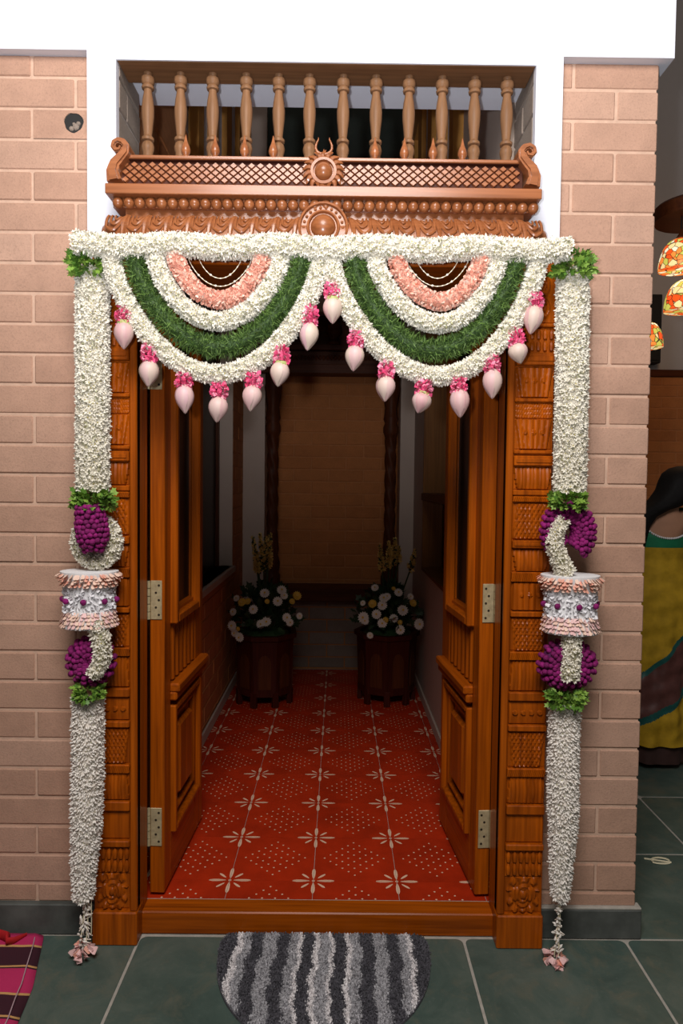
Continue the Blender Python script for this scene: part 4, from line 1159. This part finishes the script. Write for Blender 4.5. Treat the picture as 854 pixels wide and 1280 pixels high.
# ------------------------------------------------------------------ planters with flower arrangements
WHITE = [M['whitepetal'], M['jasmine_eye']]
M['mum'] = plain('white_chrysanthemum', (.80, .74, .66), .6, .06, 50)
M['mum_eye'] = plain('yellow_flower', (.72, .47, .07), .6, .15, 50)
M['spike'] = plain('yellow_spike', (.74, .52, .15), .6, .2, 50)
M['pleaf'] = plain('dark_plant_leaf', (.028, .062, .020), .5, .35, 30)
def mum_mesh(nm, mp, me_, r=.034):
    b = MB(); n = 14
    for ring, (rr, zz, k) in enumerate(((r, .004, n), (r*.72, .012, n-3), (r*.42, .017, 8))):
        for i in range(k):
            a = 2*PI*(i+.5*ring)/k; w = rr*.27; c, s = math.cos(a), math.sin(a)
            P = [(0, 0, zz-.004), (c*rr*.6-s*w, s*rr*.6+c*w, zz), (c*rr, s*rr, zz+.005), (c*rr*.6+s*w, s*rr*.6-c*w, zz)]
            b.add(P, [(0, 3, 2, 1)])
    b.lathe([(r*.22, .010), (r*.2, .018), (.001, .021)], (0, 0, 0), 8, mat=1)
    return mesh_from(nm, b.v, b.f, [mp, me_], b.m)
ME_MUM = mum_mesh('chrysanthemum', M['mum'], M['mum_eye']); ME_YEL = mum_mesh('yellow_bloom', M['mum_eye'], M['spike'], .030)
def planter(u0, v0, label, alabel, whites, yellows, spikes, rot):
    c = at_floor(u0, v0, ZC); x, y = c[0], c[1]+.18
    t = thing('wooden_planter', (x, y, ZC), label, 'planter', 'planters at the corridor end')
    R0, R1, Hh = .185, .200, .46
    def ring(r, z): return [(x+r*math.cos(rot+PI/8+i*PI/4), y+r*math.sin(rot+PI/8+i*PI/4), z) for i in range(8)]
    b = MB(); lv = [(R0, .07), (R1, Hh-.03), (R1*.9, Hh-.03), (R1*.88, Hh-.08)]
    v = []
    for r, z in lv: v += ring(r, ZC+z)
    f = [(k*8+i, k*8+(i+1) % 8, k*8+8+(i+1) % 8, k*8+8+i) for k in range(len(lv)-1) for i in range(8)]
    f.append(tuple(range(7, -1, -1))); f.append(tuple(24+i for i in range(8)))
    b.add(v, f).build('body', M['potwood'], t)
    b = MB(); v = []
    lv = [(R1*1.0, Hh-.035), (R1*1.09, Hh-.028), (R1*1.10, Hh), (R1*.92, Hh), (R1*.91, Hh-.035)]
    for r, z in lv: v += ring(r, ZC+z)
    f = [(k*8+i, k*8+(i+1) % 8, ((k+1) % 5)*8+(i+1) % 8, ((k+1) % 5)*8+i) for k in range(5) for i in range(8)]
    b.add(v, f).build('rim', M['potwood'], t)
    for i in range(8):
        a = rot+(i+1)*PI/4; d = R0*math.cos(PI/8)
        T = Matrix.Translation((x+d*math.cos(a), y+d*math.sin(a), ZC)) @ Matrix.Rotation(a+PI/2, 4, 'Z')
        w = .066
        o = MB().prism([(-w, .07), (w, .07), (w, .40), (w*.8, .405), (-w*.8, .405), (-w, .40)], -.006, .004, T=T).build('side_panel', M['potwood'], t)
        arch = [(-w*.62, .12), (w*.62, .12), (w*.62, .28)]+[(w*.62*math.cos(q), .28+.06*math.sin(q)) for q in np.linspace(.2, PI-.2, 7)]+[(-w*.62, .28)]
        MB().prism(arch, -.012, -.004, T=T).build('arched_inset', M['oldwood'], o)
        a2 = rot+PI/8+i*PI/4
        T2 = Matrix.Translation((x+R0*.94*math.cos(a2), y+R0*.94*math.sin(a2), ZC)) @ Matrix.Rotation(a2, 4, 'Z')
        MB().box(-.014, .018, -.020, .020, 0, .10, .004, T=T2).build('foot', M['potwood'], t)
    # arrangement
    az = ZC+Hh-.04
    fa = thing('flower_arrangement', (x, y, az), alabel, 'flowers', 'flower arrangements in the planters')
    n = 520
    th = RNG.uniform(0, 2*PI, n); el = RNG.uniform(.05, 1.5, n); rr = RNG.uniform(.05, .23, n)
    P = np.stack([x+rr*np.cos(th)*np.cos(el)*.95, y+rr*np.sin(th)*np.cos(el)*.9, az+.07+rr*np.sin(el)*1.15], 1)
    D = np.stack([np.cos(th)*np.cos(el), np.sin(th)*np.cos(el), np.sin(el)+.2], 1)+RNG.normal(0, .5, (n, 3))
    PB().add(*scatter(*LEAFT, P, D, RNG.uniform(.04, .08, n))).build('foliage', [M['pleaf']], fa)
    MB().lathe([(.02, -.01), (.155, .0), (.16, .03), (.12, .06), (.02, .08)], (x, y, az), 12).build('soil_moss', M['pleaf'], fa)
    for lst, me in ((whites, ME_MUM), (yellows, ME_YEL)):
        for (u, v_, sc) in lst:
            p = at(u, v_, y-.16-.03*random.random()); nrm = Vector((p[0]-x, p[1]-y, p[2]-az-.1)).normalized()*.7+Vector((0, -.6, .1))
            q = nrm.to_track_quat('Z', 'Y').to_euler(); o = piece(me.name, me, tuple(p), fa, q, (sc, sc, sc))
            MB().tube([tuple(p), (p[0]*.5+x*.5, p[1]*.4+y*.6, p[2]-.06), (x, y, az)], .003, 5).build('stalk', M['pleaf'], fa)
    for (ub, vb, ut, vt) in spikes:
        top = at(ut, vt, y-.02); bot = at(ub, vb, y-.04)
        MB().tube([(x, y, az), tuple(bot), tuple(top)], [.005, .005, .002], 5).build('stalk', M['pleaf'], fa)
        c, tt = resample([bot+(top-bot)*.15, top], .016)
        N = RNG.normal(0, 1, c.shape)*np.array([1, 1, .2])+np.array([0, -.3, .7])
        k = 4
        P = np.repeat(c, k, 0); N = np.repeat(N, k, 0)+RNG.normal(0, .9, (len(P), 3))
        PB().add(*scatter(*flower_t(5, .7, 1.2, .8), P, N, .030*np.repeat(1.15-.6*tt, k))).build('flower_spike', [M['spike'], M['pleaf'], M['mum_eye']], fa)
planter(327, 886, 'dark octagonal wooden planter beside the brick corridor wall', 'white and yellow flowers with tall yellow spikes beside the brick corridor wall',
        [(331, 742, 1), (347, 752, 1), (352, 738, 1), (317, 762, .95), (333, 777, 1), (326, 780, .9), (358, 772, .95), (362, 778, .8), (291, 782, 1.05), (294, 791, .9), (300, 796, 1), (292, 765, .8), (296, 748, .7), (374, 770, .7), (355, 745, .8)],
        [(303, 753, 1), (310, 752, .8), (371, 745, 1.05), (334, 752, .6), (365, 752, .7), (298, 786, .5)],
        [(324, 720, 316, 672), (330, 718, 325, 668), (335, 712, 338, 668), (333, 716, 332, 672), (322, 716, 321, 690)], .1)
planter(485, 884, 'dark octagonal wooden planter beside the pale corridor wall', 'white and yellow flowers with leafy stems beside the pale corridor wall',
        [(455, 772, 1.2), (457, 776, .8), (471, 768, 1), (478, 757, 1), (480, 748, 1), (478, 779, 1), (492, 773, .9), (503, 763, 1.15), (500, 787, 1), (523, 780, 1.15), (463, 794, .7), (469, 735, .8), (498, 741, .9), (454, 754, .6), (484, 746, .8), (513, 746, .7)],
        [(466, 755, 1), (482, 775, .7), (516, 754, .9), (500, 778, .6), (492, 736, .5)],
        [(478, 716, 475, 682), (486, 712, 486, 678), (491, 708, 494, 674), (497, 706, 499, 684), (512, 715, 519, 688)], .35)

# ------------------------------------------------------------------ door mat
GREYS = {'d': plain('mat_charcoal', (.105, .100, .115), .95, .3, 90), 'm': plain('mat_grey', (.49, .48, .50), .95, .2, 90), 'w': plain('mat_white', (.90, .86, .86), .95, .12, 90)}
m0 = at_floor(404, 1200); MW, MD = .338, .46
mcx, mcy1 = -.030, 2.205
mat = thing('door_mat', (mcx, 1.98, 0), 'grey striped shaggy half-oval door mat before the threshold', 'door mat')
def mat_hw(y):                        # half width at depth y
    q = (mcy1-y)/MD
    if q < 0 or q > 1: return -1
    r = .06
    return MW*(1-max(0, (q-.10)/.90)**2.3)**.5*(1 if q > .12 else .90+.10*math.sqrt(max(0, 1-((.12-q)/.12)**2)))
pts = []
for i in range(41):
    q = i/40; y = mcy1-MD*q; pts.append((mcx+max(mat_hw(y), .002), y))
outl = pts+[(2*mcx-x, y) for x, y in pts[::-1]]
b = MB(); n = len(outl)
b.add([(x, y, .001) for x, y in outl]+[(x, y, .009) for x, y in outl], [tuple(range(n-1, -1, -1)), tuple(range(n, 2*n))]+[(i, (i+1) % n, n+(i+1) % n, n+i) for i in range(n)])
b.build('backing', GREYS['d'], mat)
# stripes from the photo: (right edge px at the top of the mat, tone)
ST = [(296, 'd'), (304, 'w'), (314, 'm'), (329, 'd'), (346, 'm'), (361, 'd'), (372, 'm'), (377, 'w'), (391, 'd'), (398, 'w'), (411, 'm'), (416, 'w'), (431, 'd'), (437, 'w'), (449, 'm'), (465, 'd'), (481, 'm'), (496, 'd'), (506, 'm'), (512, 'w'), (560, 'd')]
EX = [(float(at_floor(u, 1174)[0]), k) for u, k in ST]
N = 60000
xs = RNG.uniform(mcx-MW, mcx+MW, N); ys = RNG.uniform(mcy1-MD, mcy1, N)
keep = np.array([abs(x-mcx) < mat_hw(y)-.003 for x, y in zip(xs, ys)]); xs, ys = xs[keep], ys[keep]
wob = .006*np.sin(ys*17+xs*3)+.004*np.sin(ys*55+xs*20)+RNG.normal(0, .0012, len(xs))
edges = np.array([e for e, _ in EX]); tone = np.array([{'d': 0, 'm': 1, 'w': 2}[k] for _, k in EX]+[0])
ti = tone[np.searchsorted(edges, xs+wob)]
D = RNG.normal(0, .55, (len(xs), 3)); D[:, 2] = 1
P = np.stack([xs, ys, np.full(len(xs), .006)], 1)
TUFT = ([(-.22, 0, 0), (.22, 0, 0), (.2, .1, 1), (-.2, .1, 1)], [(0, 1, 2, 3)], [0])
PB().add(*scatter(*TUFT, P, D, RNG.uniform(.007, .011, len(xs)), None, ti)).build('pile', [GREYS['d'], GREYS['m'], GREYS['w']], mat)

# ------------------------------------------------------------------ striped woven cloth at the corner
def cloth_mat():
    m, t, b = nt('striped_cloth')
    tc = t.nodes.new('ShaderNodeTexCoord'); sp = t.nodes.new('ShaderNodeSeparateXYZ'); t.links.new(tc.outputs['Object'], sp.inputs[0])
    nz = noise(t, tc.outputs['Object'], 7, 2)
    ad = t.nodes.new('ShaderNodeMath'); ad.operation = 'MULTIPLY_ADD'; t.links.new(nz, ad.inputs[0]); ad.inputs[1].default_value = .014; t.links.new(sp.outputs[1], ad.inputs[2])
    sc_a = t.nodes.new('ShaderNodeMath'); sc_a.operation = 'MULTIPLY_ADD'; t.links.new(ad.outputs[0], sc_a.inputs[0]); sc_a.inputs[1].default_value = 5.0; sc_a.inputs[2].default_value = 4.30
    fr = t.nodes.new('ShaderNodeMath'); fr.operation = 'FRACT'; t.links.new(sc_a.outputs[0], fr.inputs[0])
    r = t.nodes.new('ShaderNodeValToRGB'); r.color_ramp.interpolation = 'CONSTANT'
    pk, mr, yl = (.52, .020, .115), (.045, .006, .016), (.62, .34, .12)
    stops = [(0, yl), (.04, pk), (.50, mr), (.53, yl), (.57, mr), (1.0, mr)]
    e = r.color_ramp.elements
    while len(e) < len(stops): e.new(.5)
    for el, (p, c) in zip(e, stops): el.position = p; el.color = (*c, 1)
    t.links.new(fr.outputs[0], r.inputs[0]); t.links.new(r.outputs[0], b.inputs['Base Color']); b.inputs['Roughness'].default_value = .85
    w = noise(t, coords(t, (400, 400, 400)), 1, 2); bump(t, b, w, .2, .002); return m
ct = thing('striped_cloth', (-1.3, 2.0, 0), 'pink and maroon striped woven cloth lying at the floor corner', 'cloth')
e0, e1 = at_floor(56, 1164), at_floor(22, 1282); b = MB(); nx, ny = 30, 40; v = []; f = []
for j in range(ny+1):
    q = j/ny; y = 2.195-q*.62
    xe = np.interp(y, [e1[1], at_floor(40, 1235)[1], e0[1]-.03, e0[1]], [e1[0], -.889, e0[0]+.012, e0[0]-.012])
    for i in range(nx+1):
        s = i/nx; x = -1.75+(xe+1.75)*s
        z = .011+.004*math.sin(x*9+y*13)+.003*math.sin(y*31-x*8); z = z*(1 if s < .97 else .45)
        v.append((x, y+.006*math.sin(x*14), max(.004, z)))
for j in range(ny):
    for i in range(nx): a = j*(nx+1)+i; f.append((a, a+nx+1, a+nx+2, a+1))
b.add(v, f); cb = b.build('cloth', cloth_mat(), ct, smooth=60)
sm = cb.modifiers.new('thick', 'SOLIDIFY'); sm.thickness = .003; sm.offset = -1
b = MB(); pth = []
for y in np.linspace(2.17, 1.62, 30):
    xe = np.interp(y, [e1[1], at_floor(40, 1235)[1], e0[1]-.03, e0[1]], [e1[0], -.889, e0[0]+.012, e0[0]-.012]); pth.append((xe-.030-.003*math.sin(y*20), y, .0175+.003*math.sin(y*31)))
b.tube(pth, .0016, 5).build('edge_stitch', plain('pale_stitch', (.55, .38, .42), .7), ct)
b = MB(); c0 = at_floor(10, 1178); pth = [(c0[0]-.10, c0[1]+.012, .02), (c0[0]-.04, c0[1]+.010, .024), (c0[0]+.005, c0[1]-.012, .027), (c0[0]+.012, c0[1]-.030, .024), (c0[0]+.03, c0[1]-.02, .022), (c0[0]+.055, c0[1]+.012, .02)]
b.tube(pth, [.012, .016, .018, .014, .012, .006], 8, flat=.5).build('red_fold', plain('red_cloth', (.50, .012, .016), .8, .2), ct, smooth=60)

# fallen bits on the floor
p = at_floor(700, 1206)
MB().add([(p[0]-.006, p[1]-.006, .002), (p[0]+.004, p[1]-.007, .004), (p[0]+.006, p[1]+.007, .003), (p[0]-.003, p[1]+.008, .005)], [(0, 1, 2, 3), (3, 2, 1, 0)]).build('fallen_petal', M['whitepetal'], None, label='single white petal fallen on the stone floor', cat='petal')
p = at_floor(826, 1077); pts = []
for a in np.linspace(0, 2*PI*.9, 16): pts.append((p[0]+.035*math.cos(a)*(1 if a < 3.6 else 1.3), p[1]+.022*math.sin(a), .004))
pts.append((p[0]-.06, p[1]+.015, .004))
MB().tube(pts, .0035, 5).build('white_string_loop', M['thread'], None, label='small looped white string on the dark floor by the pier', cat='string')

# ------------------------------------------------------------------ hanging stained-glass lamps beyond the pier
def stained():
    m, t, b = nt('stained_glass')
    v = coords(t, (1, 1, 1), rand=3.0)
    vo = t.nodes.new('ShaderNodeTexVoronoi'); vo.inputs['Scale'].default_value = 32; t.links.new(v, vo.inputs['Vector'])
    sp = t.nodes.new('ShaderNodeSeparateColor'); t.links.new(vo.outputs['Color'], sp.inputs[0])
    c = ramp(t, sp.outputs[0], [(0, (.95, .10, .015)), (.25, (1.0, .28, .05)), (.45, (1.0, .72, .32)), (.62, (1.0, .90, .60)), (.8, (.62, .58, .10)), (1.0, (1.0, .45, .10))])
    for el in t.nodes:
        if el.type == 'VALTORGB': el.color_ramp.interpolation = 'CONSTANT'
    ve = t.nodes.new('ShaderNodeTexVoronoi'); ve.feature = 'DISTANCE_TO_EDGE'; ve.inputs['Scale'].default_value = 32; t.links.new(v, ve.inputs['Vector'])
    e = ramp(t, ve.outputs['Distance'], [(.02, (0, 0, 0)), (.06, (1, 1, 1))])
    c = mixc(t, e, (.03, .015, .01), c)
    t.links.new(c, b.inputs['Base Color']); t.links.new(c, b.inputs['Emission Color']); b.inputs['Emission Strength'].default_value = .85; b.inputs['Roughness'].default_value = .3
    return m
M['stained'] = stained()
YC = 3.6
ch = thing('lamp_ring', tuple(at(862, 262, YC)), 'curved dark wooden lamp ring hanging in the dim room', 'chandelier')
cc = at(868, 268, YC); pts = [(cc[0]+.24*math.cos(a), cc[1]+.24*math.sin(a), cc[2]) for a in np.linspace(0, 2*PI, 41)]
b = MB(); v = []; f = []
for a in np.linspace(0, 2*PI, 48, endpoint=False):
    for r, z in ((.0, -.03), (.19, -.03), (.20, .03), (.185, .045), (.0, .035)): v.append((cc[0]+r*math.cos(a), cc[1]+r*math.sin(a), cc[2]+z))
for i in range(48):
    for k in range(5): f.append((i*5+k, ((i+1) % 48)*5+k, ((i+1) % 48)*5+(k+1) % 5, i*5+(k+1) % 5))
b.add(v, f).build('ring', M['oldwood_h'], ch, smooth=50)
MB().tube([(cc[0], cc[1], cc[2]+.02), (cc[0], cc[1], 6.1)], .012, 8).build('hanger', M['oldwood'], ch)
for a in (0, PI/2): MB().box(-.18, .18, -.012, .012, -.02, .01, .003, T=Matrix.Translation(cc) @ Matrix.Rotation(a, 4, 'Z')).build('spoke', M['oldwood_h'], ch)
for (u, v_, dy, lab) in ((851, 318, -.05, 'topmost stained-glass lamp shade under the wooden ring'), (858, 369, .0, 'middle stained-glass lamp shade, lower and further out'), (809, 419, .25, 'lowest stained-glass lamp shade peeping out behind the pier')):
    c = at(u, v_, YC+dy); k = (YC+dy)/853; R = 25.5*k if u > 840 else 19*k; hh = 40*k*(R/(27*k)) if u > 840 else 31*k; zb_ = c[2]-hh/2
    t = thing('stained_glass_lamp', (c[0], c[1], zb_), lab, 'lamp', 'stained-glass lamps')
    prof = [(R*math.cos(a)**.75 if a < 1.5 else .012, hh*math.sin(a)) for a in np.linspace(0, 1.45, 12)]
    MB().lathe(prof, (c[0], c[1], zb_), 28).build('shade', M['stained'], t, smooth=70)
    MB().lathe([(.02, 0), (.024, .01), (.012, .03), (.006, .05)], (c[0], c[1], zb_+hh*.98), 10).build('cap', M['oldwood'], t, smooth=50)
    ztop = cc[2] if u > 840 else 6.1
    MB().tube([(c[0], c[1], zb_+hh), (c[0], c[1], ztop)], .004, 6).build('flex', M['black'], t)
lp = light('lamp_glow', 'POINT', tuple(at(862, 345, 4.7)), 8, (1.0, .55, .25), shadow_soft_size=.12)
pn = at(816, 412, 5.9)
b = MB().box(pn[0]-.07, pn[0]+.06, 5.86, 5.98, pn[2]-.29, pn[2]+.29, .006).box(pn[0]-.055, pn[0]+.045, 5.852, 5.87, pn[2]-.27, pn[2]+.27, .004)
b.build('wall_panel_box', M['black'], None, label='tall dark box mounted on the far plaster wall', cat='wall box')

# ------------------------------------------------------------------ woman in a yellow sari, seen from behind
SKIN = plain('skin', (.42, .215, .13), .55, .06, 20)
HAIR = plain('black_hair', (.008, .007, .007), .65, .3, 90, spec=.15)
BLOUSE = plain('green_blouse', (.008, .17, .075), .55, .12, 30)
SAREE = [plain('mustard_silk', (.44, .265, .018), .75, .22, 16, spec=.15), plain('maroon_silk', (.105, .036, .030), .5, .25, 20), plain('teal_border', (.010, .085, .075), .5, .2, 30)]
GOLD = plain('gold', (.72, .46, .14), .35, .1, metallic=.7)
px, py = 1.735, 3.72
pr = thing('person', (px, py, 0), 'woman in green blouse and yellow sari seen from behind past the pier', 'person')
# body: one skinned figure, head turned to the side
V = []; E_ = []; R = []
def jn(p, r, prev=None):
    V.append(p); R.append(r)
    if prev is not None: E_.append((prev, len(V)-1))
    return len(V)-1
pel = jn((0, 0, .93), (.145, .115)); wst = jn((.005, 0, 1.11), (.115, .090), pel); chs = jn((.020, .0, 1.28), (.135, .095), wst); nkb = jn((.060, .01, 1.385), (.075, .06), chs)
nck = jn((.095, .015, 1.425), (.046, .048), nkb); hd0 = jn((.125, .02, 1.475), (.068, .075), nck); hd1 = jn((.138, .022, 1.53), (.080, .090), hd0); hd2 = jn((.138, .02, 1.57), (.055, .062), hd1)
nose = jn((.208, .075, 1.495), (.020, .018), hd0)
for s in (-1, 1):
    sh = jn((.025+s*.150, .0, 1.355), (.052, .050), chs)
    fwd = .06 if s > 0 else .02
    el = jn((.03+s*.205, .03+fwd, 1.06), (.040, .038), sh); wr = jn((.06+s*.20, .20+fwd, .93), (.027, .025), el); pm = jn((.07+s*.195, .27+fwd, .915), (.032, .016), wr)
    for k in range(4):
        ox = (-.026+.0175*k); a = jn((.07+s*.195+ox, .325+fwd, .905), (.0085, .0085), pm); b1 = jn((.07+s*.195+ox, .352+fwd-.006*abs(k-1), .885), (.008, .008), a); jn((.07+s*.195+ox, .362+fwd-.006*abs(k-1), .862), (.0065, .0065), b1)
    a = jn((.07+s*.195-s*.040, .285+fwd, .905), (.010, .010), pm); jn((.07+s*.195-s*.052, .315+fwd, .893), (.008, .008), a)
    hp_ = jn((s*.085, .0, .82), (.095, .095), pel); kn = jn((s*.085, .015, .47), (.062, .062), hp_); an = jn((s*.085, -.01, .085), (.038, .038), kn); he = jn((s*.085, .03, .035), (.040, .030), an); jn((s*.095, .17, .022), (.036, .018), he)
me = bpy.data.meshes.new('body'); me.from_pydata(V, E_, []); me.materials.append(SKIN)
body = bpy.data.objects.new('body', me); link(body, pr, (px, py, 0))
sk = body.modifiers.new('skin', 'SKIN')
for i, r in enumerate(R): me.skin_vertices[0].data[i].radius = r
me.skin_vertices[0].data[0].use_root = True
sk.use_smooth_shade = True
body.modifiers.new('sub', 'SUBSURF').levels = 2; body.modifiers['sub'].render_levels = 2
def loft(name, rings, mats, n=48, mi=None, open_=None, thick=0):
    """rings: (cx, cy, z, rx, ry, fold) ; mi(angle, z) material ; open_(angle, z) drops faces"""
    v = []; f = []; mm = []
    for (cx, cy, z, rx, ry, fo) in rings:
        for i in range(n):
            a = 2*PI*i/n; k = 1+fo*math.sin(a*9+z*5)+fo*.6*math.sin(a*15-z*9)
            v.append((px+cx+rx*k*math.cos(a), py+cy+ry*k*math.sin(a), z))
    for j in range(len(rings)-1):
        zc_ = (rings[j][2]+rings[j+1][2])/2
        for i in range(n):
            a = 2*PI*(i+.5)/n
            if open_ and open_(a, zc_): continue
            f.append((j*n+i, j*n+(i+1) % n, (j+1)*n+(i+1) % n, (j+1)*n+i)); mm.append(mi(a, zc_) if mi else 0)
    b = MB(); b.v = v; b.f = f; b.m = mm
    o = b.build(name, mats, pr, smooth=60)
    if thick: s_ = o.modifiers.new('t', 'SOLIDIFY'); s_.thickness = thick; s_.offset = 1
    return o
def lerp_rings(key, n):
    zs_ = np.linspace(key[0][2], key[-1][2], n); arr = np.array(key)
    return [tuple(float(np.interp(z, arr[:, 2], arr[:, k])) if k != 2 else float(z) for k in range(6)) for z in zs_]
# blouse with a low scooped back (the back faces the camera, -y)
BZ = [(.005, 0, 1.15, .150, .118, 0), (.012, 0, 1.24, .172, .128, 0), (.02, 0, 1.31, .190, .124, 0), (.028, .005, 1.36, .187, .102, 0), (.05, .01, 1.395, .115, .080, 0)]
def scoop_z(d): return 1.235+.145*(abs(d)/1.15)**2.2
def scoop(a, z):
    d = math.atan2(math.sin(a+PI/2-.05), math.cos(a+PI/2-.05)); return z > scoop_z(d) and abs(d) < 1.2
loft('blouse', lerp_rings(BZ, 34), BLOUSE, 64, None, scoop)
for s in (-1, 1):
    pts = [(px+.025+s*.145, py, 1.36), (px+.03+s*.175, py+.012, 1.29), (px+.032+s*.192, py+.03, 1.21)]
    MB().tube(pts, [.062, .058, .055], 14).build('sleeve', BLOUSE, pr, smooth=60)
    MB().tube([(pts[2][0], pts[2][1], 1.225), (pts[2][0]+s*.002, pts[2][1], 1.205)], .0575, 14).build('sleeve_border', GOLD, pr, smooth=60)
b = MB()
for q in np.linspace(-1.12, 1.12, 40):
    z = scoop_z(q); rx, ry, cx = [float(np.interp(z, [r[2] for r in BZ], [r[k] for r in BZ])) for k in (3, 4, 0)]
    a = q-PI/2+.05; b.lathe([(.001, -.006), (.006, 0), (.001, .006)], (px+cx+rx*1.02*math.cos(a), py+ry*1.03*math.sin(a), z), 6)
b.build('pearl_trim', M['whitepetal'], pr, kind='stuff')
# sari: wrapped skirt with a maroon band sweeping across
def sari_mat(a, z):
    s = math.cos(a)                                   # -1 .. 1 across the back
    top = .62+.20*s+.10*max(0, s)**2; bot = .335+.13*s+.14*max(0, s)**2
    if abs(z-top) < .016 or abs(z-bot) < .020: return 2
    return 1 if bot < z < top else 0
sr = loft('sari', lerp_rings([(.0, .0, .14, .235, .20, .050), (.0, .0, .30, .225, .195, .042), (.0, .0, .60, .215, .185, .030), (.0, -.005, .88, .205, .180, .020), (.003, -.005, 1.02, .172, .150, .016), (.008, 0, 1.12, .160, .128, .010), (.010, 0, 1.185, .166, .132, .004)], 190), SAREE, 220, sari_mat)
for vv in sr.data.vertices:                     # slanting drape folds pulled towards one hip
    x, y, z = vv.co; a = math.atan2(y, x); q = math.sin(z*38+2.6*math.sin(a)+x*9)+.6*math.sin(z*71-x*30+1.3)
    k = 1+.020*q*min(1, max(0, (1.16-z)/.1)); vv.co.x = x*k; vv.co.y = y*k
loft('petticoat', lerp_rings([(0, 0, .035, .20, .17, .04), (0, 0, .20, .20, .175, .03)], 6), plain('dark_petticoat', (.05, .022, .018), .7, .2), 60)
# pleated end of the sari over the shoulder
b = MB(); v = []; f = []
for j, (x, y, z) in enumerate(((.10, .135, 1.12), (.12, .14, 1.20), (.13, .12, 1.30), (.12, .05, 1.39), (.10, .07, 1.38), (.06, .13, 1.25), (-.04, .145, 1.15))):
    for i in range(7): q = (i/6-.5)*.085; v.append((px+x+q, py+y-.004*(i % 2), z+abs(q)*.1))
for j in range(6):
    for i in range(6): a = j*7+i; f.append((a, a+1, a+8, a+7))
b.add(v, f).build('sari_end', SAREE[0], pr, smooth=60)
# hair: a cap over the skull flowing down the back to one side
hv = [(.138, .012, 1.622, .020, .020), (.137, .008, 1.608, .066, .068), (.132, -.002, 1.58, .100, .100), (.122, -.010, 1.54, .112, .110), (.098, -.025, 1.49, .112, .100), (.050, -.050, 1.44, .112, .080), (-.005, -.070, 1.405, .105, .058), (-.060, -.085, 1.385, .090, .046), (-.105, -.098, 1.35, .066, .036), (-.130, -.11, 1.30, .050, .030), (-.145, -.118, 1.22, .042, .026), (-.150, -.122, 1.12, .026, .020), (-.150, -.124, 1.06, .010, .010)]
b = MB(); v = []; f = []; n = 28
for (x, y, z, rx, ry) in hv:
    for i in range(n):
        a = 2*PI*i/n; k = 1+.03*math.sin(a*7+z*3); v.append((px+x+rx*k*math.cos(a), py+y+ry*k*math.sin(a), z))
for j in range(len(hv)-1):
    for i in range(n): f.append((j*n+i, (j+1)*n+i, (j+1)*n+(i+1) % n, j*n+(i+1) % n))
f.append(tuple(range(n)))
b.add(v, f).build('hair', HAIR, pr, smooth=80)
for s, (ex, ey) in ((1, (.212, -.060)),):
    T = Matrix.Translation((px+ex, py+ey, 1.485)) @ Matrix.Rotation(.3, 4, 'Z')
    MB().lathe([(.001, -.026), (.010, -.022), (.016, -.005), (.019, .012), (.014, .026), (.002, .030)], (0, 0, 0), 10, 'z', T=T, sx=.55, sy=1.0).build('ear', SKIN, pr, smooth=60)
    MB().lathe([(.001, -.018), (.012, -.012), (.014, 0), (.004, .010), (.001, .014)], (px+ex, py+ey-.012, 1.445), 10).build('earring', GOLD, pr, smooth=60)
for s, ez in ((1, 0), (-1, 0)):
    p = (px+.196+.0*s, py+.090-.03*s, 1.515)
    MB().lathe([(.001, -.010), (.007, -.005), (.0085, 0), (.007, .005), (.001, .010)], p, 8).build('eye', M['whitepetal'], pr, smooth=60)
MB().tube([(px+.185, py+.105, 1.452), (px+.200, py+.088, 1.450), (px+.205, py+.065, 1.452)], [.004, .007, .004], 6).build('lips', plain('lips', (.40, .08, .07), .5), pr, smooth=60)
